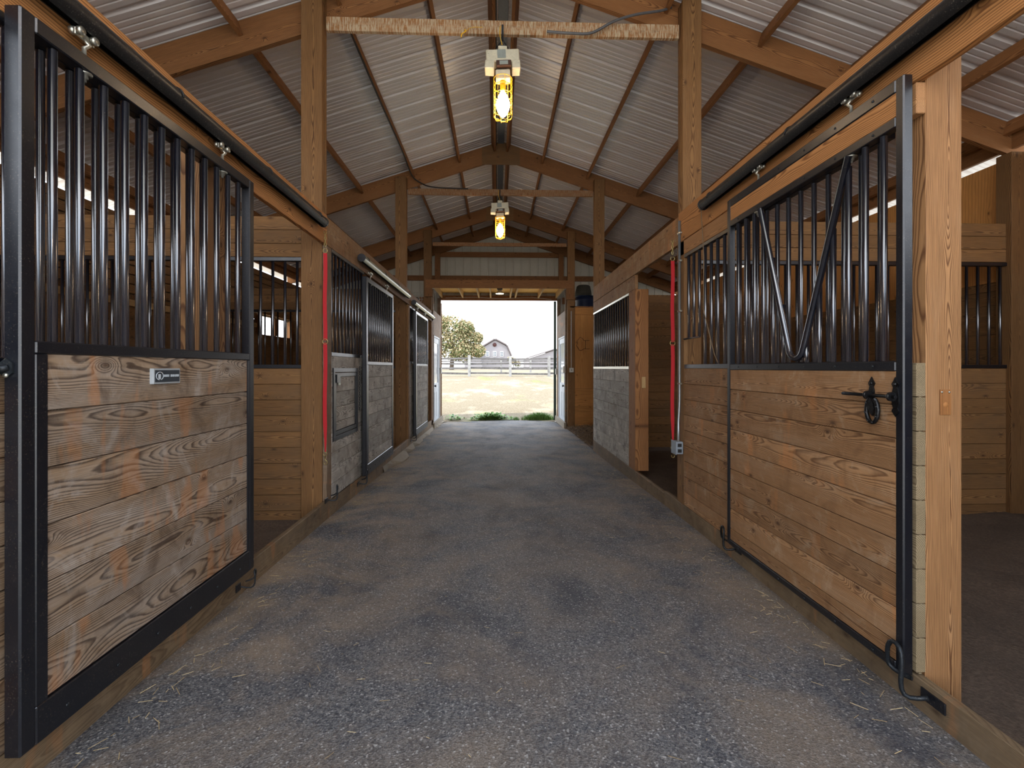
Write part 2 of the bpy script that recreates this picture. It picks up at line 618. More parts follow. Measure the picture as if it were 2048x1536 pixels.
def planks(mb, ax, a0, a1, t0, t1, z0, z1, pitch, gap=0.0035, ch=0.002):
    """horizontal boards; ax = 'x' or 'y' is the long direction, t0..t1 the thickness range"""
    z = z1
    while z > z0 + 0.015:
        zb = max(z - pitch, z0)
        if ax == 'y':
            mb.bb(t0, t1, a0, a1, zb + gap, z, ch, 1)
        else:
            mb.bb(a0, a1, t0, t1, zb + gap, z, ch, 0)
        z = zb
    m = (t0 + t1) / 2
    if ax == 'y':
        mb.bb(m - 0.006, m + 0.006, a0 + 0.004, a1 - 0.004, z0 + 0.004, z1 - 0.004, 0.0, 1)
    else:
        mb.bb(a0 + 0.004, a1 - 0.004, m - 0.006, m + 0.006, z0 + 0.004, z1 - 0.004, 0.0, 0)
    return mb


XC = 0.07
ZR = 5.31
LX, RX = -4.81, 4.95          # outer walls
FY = [0.42, 4.23, 8.10, 11.21]  # aisle post lines
YEND = 12.95
YB = -0.5


def zroof(x):
    return ZR - abs(x - XC) / 3


# ------------------------------------------------------------------ ground, floor, kerbs
def fz(y):
    return 0.03 if y < 2 else max(-0.125, 0.03 - (y - 2) * 0.0142)


mb = MB()
ny, nx = 60, 16
ys = [YB + (13.05 - YB) * i / ny for i in range(ny + 1)]
xs = [-1.53 + (1.67 + 1.53) * i / nx for i in range(nx + 1)]
for y in ys:
    for i, x in enumerate(xs):
        mb.v.append(Vector((x, y, fz(y) + 0.012 * math.sin(x * 2.1 + 1) * math.sin(y * 1.1) - (0.018 if i in (0, nx) else 0))))
for j in range(ny):
    for i in range(nx):
        a = j * (nx + 1) + i
        mb.face([a, a + 1, a + nx + 2, a + nx + 1], [(0, 0, 0)] * 4, (0, 0, 0), True)
# right strip between the stall row and the tack room (no kerb there)
mb.quad((1.67, 8.15, -0.06), (2.0, 8.15, -0.06), (2.0, 13.05, -0.09), (1.67, 13.05, -0.09))
struct(mb, 'floor', M['asphalt'], 'dark blue-grey asphalt aisle floor dusted with brown dirt')
for nm, x0, x1 in (('floor_left', LX - 0.1, -1.53), ('floor_right', 1.67, RX + 0.1)):
    mb = MB()
    n = 24
    for j in range(n + 1):
        y = YB + (13.0 - YB) * j / n
        for i in range(9):
            x = x0 + (x1 - x0) * i / 8
            mb.v.append(Vector((x, y, -0.02 + R.uniform(-0.025, 0.02) - (0.075 if (x > 1.6 and 8 < y) else 0) - (0.03 if y > 6 else 0))))
    for j in range(n):
        for i in range(8):
            a = j * 9 + i
            mb.face([a, a + 1, a + 10, a + 9], [(0, 0, 0)] * 4, (0, 0, 0), True)
    o = mb.build(nm, M['dirt'])
    tag(o, 'dark trampled dirt floor inside the %s-hand stalls' % nm.split('_')[1], 'floor', kind='structure')

# outdoor ground in front (dry paddock) and behind the camera
def gz(x, y):
    if y < 14:
        return -0.13
    if y < 31:
        return -0.13 + (y - 14) / 17 * 0.96
    return 0.83 + min(0.5, (y - 31) * 0.006)


mb = MB()
gys = [12.9, 13.2, 14, 15, 16.5, 18, 20, 22, 25, 28, 31, 36, 45, 60, 90, 130, 200, 400]
gxs = [-300, -150, -80, -50, -30, -20, -14, -9, -6, -3, 0, 3, 6, 9, 14, 20, 30, 50, 80, 150, 300]
for y in gys:
    for x in gxs:
        mb.v.append(Vector((x, y, gz(x, y) + (R.uniform(-0.03, 0.03) if 14 < y < 31 and abs(x) < 20 else 0))))
for j in range(len(gys) - 1):
    for i in range(len(gxs) - 1):
        a = j * len(gxs) + i
        mb.face([a, a + 1, a + len(gxs) + 1, a + len(gxs)], [(0, 0, 0)] * 4, (0, 0, 0), True)
tag(mb.build('paddock_ground', M['field']), 'sunlit dry straw-coloured paddock beyond the barn doorway', 'ground', kind='structure')
mb = MB()
mb.quad((-60, -60, -0.06), (60, -60, -0.06), (60, YB, -0.06), (-60, YB, -0.06))
mb.quad((-60, YB, -0.12), (LX - 0.1, YB, -0.12), (LX - 0.1, 12.9, -0.12), (-60, 12.9, -0.12))
mb.quad((RX + 0.1, YB, -0.12), (60, YB, -0.12), (60, 12.9, -0.12), (RX + 0.1, 12.9, -0.12))
tag(mb.build('yard_ground', plain('pale_bounce_gravel', (196, 190, 178), 0.95)), 'unseen gravel yard around the barn, made pale to bounce light inside', 'ground', kind='structure')  # unseen yard, kept pale so it bounces daylight up to the roof


def kerb(n, x0, x1, y0, y1, z1, label, mat=None):
    m = MB()
    m.bb(x0, x1, y0, y1, -0.12, z1, 0.004, 1)
    o = m.build('trim_%d' % n, mat or M['kerb'])
    tag(o, label, 'trim', kind='structure')


kerb(1, -1.553, -1.515, YB, 4.9, 0.15, 'worn wooden kerb board along the left aisle edge nearest the camera')
kerb(2, -1.553, -1.515, 4.902, 11.15, 0.125, 'greyed wooden kerb board along the far left aisle edge')
kerb(3, 1.652, 1.69, YB, 4.6, 0.125, 'worn wooden kerb board along the right aisle edge nearest the camera')
kerb(4, 1.652, 1.69, 4.602, 8.0, 0.105, 'worn wooden kerb board along the far right aisle edge')
m = MB()
yy = 6.3
prev = None
segs = []
while yy < 13.0:
    segs.append((yy, -1.47 + R.uniform(-0.03, 0.05) + (0.10 if 6.9 < yy < 7.6 else 0) - (0.04 if yy < 6.6 else 0)))
    yy += 0.22
for (ya, xa), (yb, xb) in zip(segs[:-1], segs[1:]):
    b = len(m.v)
    za, zb = fz(ya), fz(yb)
    pts = [(-1.56, ya, za + 0.06), (-1.515, ya, za + 0.06), (xa, ya, za + 0.006), (-1.56, yb, zb + 0.06), (-1.515, yb, zb + 0.06), (xb, yb, zb + 0.006), (xa, ya, za - 0.06), (xb, yb, zb - 0.06)]
    for p in pts:
        m.v.append(Vector(p))
    for q in ((0, 1, 4, 3), (1, 2, 5, 4), (2, 6, 7, 5)):
        m.face([b + i for i in q], [(0, 0, 0)] * 4, (0, 0, 0), False)
tag(m.build('trim_5', M['concrete']), 'crumbling pale concrete footing edge along the far left kerb', 'trim', kind='structure')

# ------------------------------------------------------------------ roof
mb = MB()
prof = []
y = YB - 0.4
while y < YEND + 0.35:
    for dy, dz in ((0, 0), (0.050, 0), (0.056, 0.008), (0.066, 0.008), (0.072, 0), (0.112, 0), (0.118, 0.008), (0.128, 0.008), (0.134, 0), (0.176, 0), (0.182, 0.008), (0.192, 0.008), (0.198, 0), (0.244, 0), (0.258, 0.028), (0.288, 0.028), (0.302, 0)):
        prof.append((y + dy, dz))
    y += 0.3048
for sgn in (-1, 1):
    xe = 5.35
    b = len(mb.v)
    for (yy, dz) in prof:
        for d in (0.0, xe):
            mb.v.append(Vector((XC + sgn * d, yy, ZR - d / 3 + dz + 0.004)))
    for i in range(len(prof) - 1):
        a = b + i * 2
        idx = [a, a + 1, a + 3, a + 2]
        if sgn > 0:
            idx = idx[::-1]
        mb.face(idx, [(0, 0, 0)] * 4, (0, 0, 0), False)
struct(mb, 'ceiling', M['roof'], 'white ribbed metal roof sheets overhead')

m = MB()
m.bb(XC - 0.055, XC + 0.055, YB, YEND, ZR - 0.055, ZR - 0.02)
m.build('x', M['roofgrey'])
o = bpy.data.objects['x']
o.name = 'trim_6'
tag(o, 'grey metal flashing strip running along the roof ridge', 'trim', kind='structure')
m = MB().tube([(XC - 0.085, yy, ZR - 0.08) for yy in (YB, 4, 8, 12.9)], 0.012, 8)
tag(m.build('ridge_conduit', M['dark']), 'dark electrical conduit running beside the grey ridge flashing', 'conduit')

# frames: posts, rafters, ties
bays = ['open bay nearest the camera', 'bay between the first and second lamps', 'bay beyond the second lamp', 'last bay before the end wall']
fr_names = ['behind the camera', 'at the first lamp', 'at the second lamp', 'nearest the end doorway']
slope = math.atan(1 / 3)


def plumb_rafter(m, sgn, y0, y1, d=0.301, run=5.05):
    # rafter with plumb-cut ends; grain follows the slope
    a, b = XC + sgn * 0.002, XC + sgn * run
    P = [(a, ZR - 0.006), (b, ZR - 0.006 - run / 3), (b, ZR - 0.006 - run / 3 - d), (a, ZR - 0.006 - d)]
    rn = m.rnd()
    i0 = len(m.v)
    uo = R.random() * 30
    cs, sn = math.cos(slope), math.sin(slope)
    G = []
    for yy in (y0, y1):
        for (x, z) in P:
            m.v.append(Vector((x, yy, z)))
            dx = abs(x - XC)
            dz = z - ZR
            G.append((dx * cs - dz * sn + uo, dz * cs + dx * sn + 0.143, yy - (y0 + y1) / 2))
    for f in ((0, 1, 2, 3), (7, 6, 5, 4), (0, 4, 5, 1), (1, 5, 6, 2), (2, 6, 7, 3), (3, 7, 4, 0)):
        if sgn < 0:
            f = f[::-1]
        m.face([i0 + i for i in f], [G[i] for i in f], rn)


for k, y in enumerate(FY):
    for sgn, side in ((-1, 'left'), (1, 'right')):
        x0, x1 = (-1.74, -1.555) if sgn < 0 else (1.692, 1.865)
        m = MB()
        top = 4.62 if k != 1 else 4.70
        for q in range(3):  # laminated plies
            m.bb(x0, x1, y + q * 0.0385, y + q * 0.0385 + 0.038, -0.15, top, 0.003, 2)
        o = m.build('support_post', M['post'])
        tag(o, 'tall laminated post on the %s side of the aisle, %s' % (side, fr_names[k]), 'post', 'tall aisle posts')
        # rafter
        m = MB()
        plumb_rafter(m, sgn, y + 0.12, y + 0.17)
        o = m.build('rafter', M['beam'])
        tag(o, 'wide timber rafter sloping to the %s from the ridge %s' % (side, fr_names[k]), 'rafter', 'main rafters')
    m = MB()
    g = [(XC - 0.33, y + 0.105, ZR - 0.12), (XC, y + 0.105, ZR - 0.015), (XC + 0.33, y + 0.105, ZR - 0.12), (XC + 0.33, y + 0.105, ZR - 0.42), (XC - 0.33, y + 0.105, ZR - 0.42)]
    m.prism(g, (0, 0.014, 0))
    tag(m.build('gusset_plate', M['inner']), 'plywood gusset plate joining the two rafters at the ridge %s' % fr_names[k], 'gusset')
    m = MB()
    zt = (4.49, 4.49, 4.43, 4.335)[k]
    h = (0.125, 0.125, 0.105, 0.085)[k]
    dz = -0.005
    rot = Matrix.Rotation(dz, 3, 'Y')
    m.box((XC, y + 0.05, zt - h / 2), (3.2, 0.04, h), None, 0.003, 0)
    o = m.build('tie_board', M['poo'] if k == 1 else M['poo2'])
    tag(o, ('dropping-streaked horizontal tie board across the aisle ' if k == 1 else 'brown horizontal tie board across the aisle ') + fr_names[k], 'tie board', 'tie boards between the posts')

ords = ['ridge', 'first', 'second', 'third', 'fourth', 'fifth', 'lowest']
ends = [YB - 0.3] + [y + 0.145 for y in FY] + [YEND + 0.1]
bayn = ['over the camera', 'nearest the camera', 'between the first and second lamps', 'just beyond the second lamp', 'against the end wall']
for bi in range(5):
    if bi == 0:
        continue
    y0, y1 = ends[bi] + 0.026, ends[bi + 1] - 0.026
    for sgn, side in ((-1, 'left'), (1, 'right')):
        for pi, d in enumerate((0.15, 0.76, 1.55, 2.44, 3.3, 4.1, 4.83)):
            m = MB()
            rot = Matrix.Rotation(slope * sgn, 3, 'Y')
            c = Vector((XC + sgn * d, (y0 + y1) / 2, ZR - 0.006 - d / 3)) + rot @ Vector((0, 0, -0.07))
            m.box(c, (0.038, y1 - y0, 0.14 if pi else 0.15), rot, 0.002, 1)
            nm = 'ridge purlin' if pi == 0 else '%s purlin below ridge' % ords[pi]
            tag(m.build('roof_purlin', M['beam']), '%s, %s slope, bay %s' % (nm, side, bayn[bi]), 'purlin', 'roof purlins')
m = MB()
for sgn in (-1, 1):
    rot = Matrix.Rotation(slope * sgn, 3, 'Y')
for sgn, side in ((-1, 'left'), (1, 'right')):
    for pi, d in enumerate((0.15, 0.76, 1.55, 2.44, 3.3, 4.1, 4.83)):
        m = MB()
        rot = Matrix.Rotation(slope * sgn, 3, 'Y')
        y0, y1 = YB - 0.3, FY[0] + 0.115
        c = Vector((XC + sgn * d, (y0 + y1) / 2, ZR - 0.006 - d / 3)) + rot @ Vector((0, 0, -0.07))
        m.box(c, (0.038, y1 - y0, 0.14), rot, 0.002, 1)
        tag(m.build('roof_purlin', M['beam']), '%s purlin, %s slope, over the open end behind the camera' % (ords[pi], side), 'purlin', 'roof purlins')

# ------------------------------------------------------------------ outer walls
for sgn, side, X in ((-1, 'left', LX), (1, 'right', RX)):
    m = MB()
    o1, o2 = (X - 0.038, X) if sgn < 0 else (X, X + 0.038)
    if side == 'left':
        planks(m, 'y', YB, 9.6, o1, o2, -0.1, 2.17, 0.145)
        planks(m, 'y', 9.6, 11.1, o1, o2, -0.1, 2.03, 0.145)
        planks(m, 'y', 11.1, YEND, o1, o2, -0.1, 2.17, 0.145)
        z = 2.20
        while z < 3.3:
            if z < 2.34:
                m.bb(o1, o2, YB, 9.6, z, z + 0.112, 0.003, 1)
                m.bb(o1, o2, 11.1, YEND, z, z + 0.112, 0.003, 1)
            else:
                m.bb(o1, o2, YB, YEND, z, z + 0.112, 0.003, 1)
            z += 0.126
        # girt and studs
    else:
        planks(m, 'y', YB, YEND, o1, o2, -0.1, 2.25, 0.145)
    struct(m, 'wall_' + side, M['inner'], 'brown plank outer wall along the back of the %s-hand stalls' % side)
    if side == 'left':
        m = MB().bb(X, X + 0.04, YB, 9.5, 2.15, 2.235, 0.003, 1)
        tag(m.build('wall_girt', M['pale']), 'pale horizontal girt board on the left outer wall behind the bars', 'girt')
    else:
        m = MB()
        for q in range(6):
            y0 = YB + q * 2.44
            m.bb(X - 0.014, X, y0 + 0.003, min(YEND, y0 + 2.437), 2.19, 3.36, 0.001, 2)
        tag(m.build('trim_7', M['ply']), 'knotty orange plywood sheeting high on the right outer wall', 'trim', kind='structure')
    m = MB().bb(X - 0.02, X + 0.02, YB, YEND, 3.44, 3.60, 0.003, 1)
    tag(m.build('eave_beam', M['beam']), 'timber eave beam along the top of the %s outer wall' % side, 'beam')
    for k, y in enumerate(FY[:3]):
        x0, x1 = (X + 0.001, X + 0.14) if sgn < 0 else (X - 0.155, X - 0.015)
        m = MB().bb(x0 + (0 if sgn < 0 else 0), x1, y + 0.0, y + 0.14, -0.12, 3.36, 0.003, 2)
        tag(m.build('eave_post', M['post']), 'square eave post against the %s outer wall %s' % (side, fr_names[k]), 'post', 'eave posts')
for side, X in (('left', LX - 0.09), ('right', RX + 0.09)):  # added backing sheets that stop sky light coming through the wall slats
    m = MB()
    if side == 'left':
        m.bb(X - 0.01, X + 0.01, YB, YEND, -0.12, 1.95, 0.001)
        m.bb(X - 0.01, X + 0.01, YB, YEND, 2.42, 3.34, 0.001)
        m.bb(X - 0.01, X + 0.01, YB, 9.6, 1.951, 2.419, 0.001)
        m.bb(X - 0.01, X + 0.01, 11.1, YEND, 1.951, 2.419, 0.001)
    else:
        m.bb(X - 0.01, X + 0.01, YB, YEND, -0.12, 3.34, 0.001)
    tag(m.build('wall_siding_' + side, M['siding']), 'cream metal siding added outside the %s outer wall to block sky light' % side, 'wall', kind='structure')
# windows in left outer wall: studs across the high opening
for i, yy in enumerate((9.55, 10.28, 11.05)):
    m = MB().bb(LX - 0.04, LX + 0.03, yy, yy + 0.12, 2.03, 2.40, 0.002, 2)
    tag(m.build('trim_%d' % (8 + i), M['beam']), 'window stud %s in the high opening of the left outer wall' % ('nearest', 'middle', 'farthest')[i], 'trim', kind='structure')


# ------------------------------------------------------------------ bars helper
def bars(parent, pts, r, mat=None, name='bar', n=12):
    """pts: list of (x,y,z0,z1)"""
    for (x, y, z0, z1) in pts:
        m = MB().cyl((x, y, z0), (x, y, z1), r, n)
        m.build(name, mat or M['blackbar'], parent)


# ------------------------------------------------------------------ transverse stall partitions
def partition(side, y, label, grille=True, solid_to=2.69):
    x0, x1 = (LX + 0.142, -1.745) if side == 'left' else (1.87, RX - 0.142)
    t = thing('stall_partition', label, 'partition', ((x0 + x1) / 2, y + 0.06, 0), 'stall partitions')
    m = MB()
    if grille:
        planks(m, 'x', x0, x1, y + 0.05, y + 0.088, -0.05, 1.335, 0.142)
        m.build('lower_boards', M['inner'], t)
        m = MB()
        planks(m, 'x', x0, x1, y + 0.05, y + 0.088, 2.335, 2.70, 0.122)
        m.build('upper_boards', M['inner'], t)
        m = MB().bb(x0, x1, y + 0.04, y + 0.09, 1.337, 1.37, 0.002)
        m.build('bottom_rail', M['black'], t)
        m = MB().bb(x0, x1, y + 0.04, y + 0.09, 2.30, 2.333, 0.002)
        m.build('top_rail', M['black'], t)
        n = int((x1 - x0) / 0.1063)
        sp = (x1 - x0) / n
        bars(t, [(x0 + sp * (i + 0.5), y + 0.065, 1.371, 2.299) for i in range(n)], 0.0125)
    else:
        planks(m, 'x', x0, x1, y + 0.05, y + 0.088, -0.05, solid_to, 0.142)
        m.build('boards', M['inner'], t)
    return t


partition('left', 4.23, 'plank and bar partition inside the left stalls, level with the red strap')
partition('left', 8.10, 'farther plank and bar partition in the left stalls, seen through the nearer one')
partition('right', 4.23, 'plank and bar partition inside the nearest right-hand stall, right of the near post')
partition('right', 8.10, 'solid plank partition seen through the open right-hand stall doorway', grille=False, solid_to=2.62)
for side, xa, xb in (('left', LX, -1.56), ('right', 1.69, RX)):
    m = MB()
    planks(m, 'x', xa, xb, YB + 0.05, YB + 0.09, -0.05, 2.4, 0.142)
    struct(m, 'wall_front_' + side, M['inner'], 'plank end wall of the %s stalls behind the camera' % side)

# ------------------------------------------------------------------ headers
def header(label, x0, x1, y0, y1, z0, z1, mat):
    m = MB().bb(x0, x1, y0, y1, z0, z1, 0.003, 1)
    return tag(m.build('header_beam', mat), label, 'beam', 'stall header beams')


header('wide timber header beam above the nearest left-hand stall door', -1.553, -1.515, YB, 4.24, 2.436, 2.70, M['bold'])
header('worn timber header beam above the far left-hand stall doors', -1.553, -1.515, 4.243, 8.3, 2.436, 2.69, M['header_far'])
header('timber header beam above the last left-hand stall by the doorway', -1.553, -1.515, 8.303, 11.2, 2.43, 2.66, M['header_far'])
header('wide timber header beam above the nearest right-hand stall door', 1.652, 1.69, YB, 4.23, 2.475, 2.745, M['bold'])
header('pale worn header beam above the far right-hand stall doorway', 1.652, 1.69, 4.233, 8.02, 2.465, 2.72, M['header_far'])
header('lower worn header board above the far right-hand grille', 1.652, 1.69, 5.58, 8.02, 2.285, 2.458, M['header_far'])
header('lower header board behind the top of the right sliding door', 1.652, 1.69, 1.80, 4.22, 2.345, 2.468, M['rpost'])


# ------------------------------------------------------------------ stall fronts
def front(side, y0, y1, label, wmat, zsplit=1.335, ztop=2.436, pitch=0.136, hatch=False, zb=None, sp=0.107, short=(), bare=False, rails=None):
    sg = -1 if side == 'left' else 1
    xa, xb = (-1.553, -1.515) if sg < 0 else (1.652, 1.69)
    zb = zb if zb is not None else (0.152 if sg < 0 else 0.127)
    t = thing('stall_front', label, 'stall front', ((xa + xb) / 2, (y0 + y1) / 2, zb), 'fixed stall fronts')
    m = MB()
    if not hatch:
        planks(m, 'y', y0, y1, xa, xb, zb, zsplit, pitch)
    else:
        h0, h1, g0, g1 = hatch
        planks(m, 'y', y0, y1, xa, xb, zb, g0, pitch)
        planks(m, 'y', y0, h0, xa, xb, g0, zsplit, pitch)
        planks(m, 'y', h1, y1, xa, xb, g0, zsplit, pitch)
        planks(m, 'y', h0, h1, xa, xb, g1, zsplit, pitch)
    m.build('boards', wmat, t)
    xc = (xa + xb) / 2
    m = MB().bb(xa, xb, y0, y1, zsplit + 0.001, zsplit + 0.036, 0.002)
    m.build('bottom_rail', rails or M['black'], t)
    m = MB().bb(xa, xb, y0, y1, ztop - 0.03, ztop - 0.001, 0.002)
    m.build('top_rail', rails or M['black'], t)
    n = max(1, int(round((y1 - y0) / sp)))
    s = (y1 - y0) / n
    P = []
    for i in range(n):
        z0 = zsplit + 0.037
        if i in short:
            z0 = 1.60
        P.append((xc, y0 + s * (i + 0.5), z0, ztop - 0.031))
    bars(t, P, 0.0125)
    if short:
        m = MB().tube([(xc - 0.02, y0 + s * min(short), 1.595), (xc - 0.02, y0 + s * (max(short) + 1), 1.595)], 0.007, 8)
        m.build('crossbar', M['black'], t)
    if hatch:
        h0, h1, g0, g1 = hatch
        xf0, xf1 = xb + 0.001, xb + 0.012
        m = MB()
        w = 0.04
        m.bb(xf0, xf1, h0 - w, h1 + w, g0 - w, g0, 0.001)
        m.bb(xf0, xf1, h0 - w, h1 + w, g1, g1 + w, 0.001)
        m.bb(xf0, xf1, h0 - w, h0, g0, g1, 0.001)
        m.bb(xf0, xf1, h1, h1 + w, g0, g1, 0.001)
        m.build('hatch_frame', M['black'], t)
        d = MB()
        planks(d, 'y', h0 + 0.045, h1 - 0.045, xa, xb, g0 + 0.045, g1 - 0.045, pitch)
        dd = d.build('feed_hatch', wmat, t)
        m = MB()
        m.bb(xa, xb + 0.008, h0 + 0.006, h1 - 0.006, g0 + 0.006, g0 + 0.044, 0.002)
        m.bb(xa, xb + 0.008, h0 + 0.006, h1 - 0.006, g1 - 0.044, g1 - 0.006, 0.002)
        m.bb(xa, xb + 0.008, h0 + 0.006, h0 + 0.044, g0 + 0.045, g1 - 0.045, 0.002)
        m.bb(xa, xb + 0.008, h1 - 0.044, h1 - 0.006, g0 + 0.045, g1 - 0.045, 0.002)
        m.build('hatch_rim', M['black'], dd)
        m = MB().bb(xb + 0.009, xb + 0.02, h0 + 0.03, h0 + 0.13, g1 - 0.10, g1 - 0.02, 0.002)
        m.build('hatch_latch', M['black'], dd)
        m = MB().bb(xb + 0.009, xb + 0.014, h0 + 0.08, h0 + 0.15, g1 - 0.125, g1 - 0.095, 0.002)
        m.build('latch_plate', M['trackgalv'], dd)
    return t


front('left', 0.6, 2.55, 'fixed board and bar stall front behind the near left sliding door', M['front_wood'], 1.335, 2.435)
front('left', 4.36, 5.42, 'weathered stall front with a framed feed hatch, right of the red strap', M['far_wood'], 1.45, 2.435, 0.142, hatch=(4.42, 5.10, 0.70, 1.30), zb=0.128)
front('left', 8.23, 8.75, 'narrow far stall front beside the last left sliding door', M['far_wood'], 1.42, 2.425, 0.142, zb=0.10)
front('right', 1.94, 4.10, 'fixed board and bar stall front extending left from behind the right sliding door', M['door_wood_warm'], 1.335, 2.344, short=(17, 18, 19))
front('right', 5.85, 8.02, 'grey weathered board and dark bar stall front on the far right', M['far_wood'], 1.325, 2.284, 0.166, zb=0.107, sp=0.13, rails=M['zinc'])
# end-grain board stack + planks between door and near right post
m = MB()
planks(m, 'y', 1.80, 1.935, 1.652, 1.69, 0.127, 1.36, 0.136)
tag(m.build('trim_11', M['endgrain']), 'sawn plank ends stacked beside the near right post', 'trim', kind='structure')

# door jamb posts
def jamb(label, x0, x1, y0, y1, z0, z1, mat):
    m = MB().bb(x0, x1, y0, y1, z0, z1, 0.004, 2)
    return tag(m.build('door_post', mat), label, 'post', 'stall door posts')


nearpost = jamb('smooth orange square post at the near right, with a worn latch recess', 1.692, 1.838, 1.80, 1.94, -0.1, 2.74, M['rpost'])
jamb('door post behind the bars of the near left sliding door', -1.70, -1.556, 2.56, 2.80, -0.1, 2.70, M['rpost'])
jamb('jamb post on the far side of the near left stall opening, beside the red strap', -1.553, -1.515, 4.235, 4.355, 0.15, 2.434, M['front_wood'])
jamb('door post left of the middle left stall opening', -1.70, -1.556, 6.35, 6.60, -0.1, 2.68, M['post'])
jamb('door post of the last left stall front', -1.553, -1.515, 8.10, 8.225, 0.12, 2.428, M['post'])
jamb('door post behind the farthest left sliding door', -1.70, -1.556, 9.55, 9.75, -0.1, 2.62, M['post'])
jamb('corner post at the vestibule end of the last left stall', -1.62, -1.515, 10.95, 11.15, 0.0, 2.66, M['post'])
jamb('jamb board beside the steel conduit on the right', 1.652, 1.69, 4.105, 4.26, 0.127, 2.474, M['post'])
jp = jamb('square door post with a pale latch plate at the far right opening', 1.652, 1.815, 5.57, 5.845, 0.107, 2.285, M['beam'])

# worn latch recess on near post, latch plate on far post
m = MB()
m.bb(1.745, 1.79, 1.797, 1.7995, 1.155, 1.255, 0.0005)
m.lathe((1.768, 1.7985, 1.195), [(0.0, -0.004), (0.008, -0.004), (0.011, -0.001)], 14, 'y')
o = m.build('latch_recess', M['orange'], nearpost)
for sx in (1.752, 1.782):
    MB().lathe((sx, 1.796, 1.245), [(0.0, -0.002), (0.004, -0.001), (0.004, 0.001)], 10, 'y').build('screw', M['zinc'], nearpost)
m = MB().bb(1.73, 1.775, 5.562, 5.569, 1.10, 1.235, 0.001)
m.build('latch_plate', M['pale'], jp)


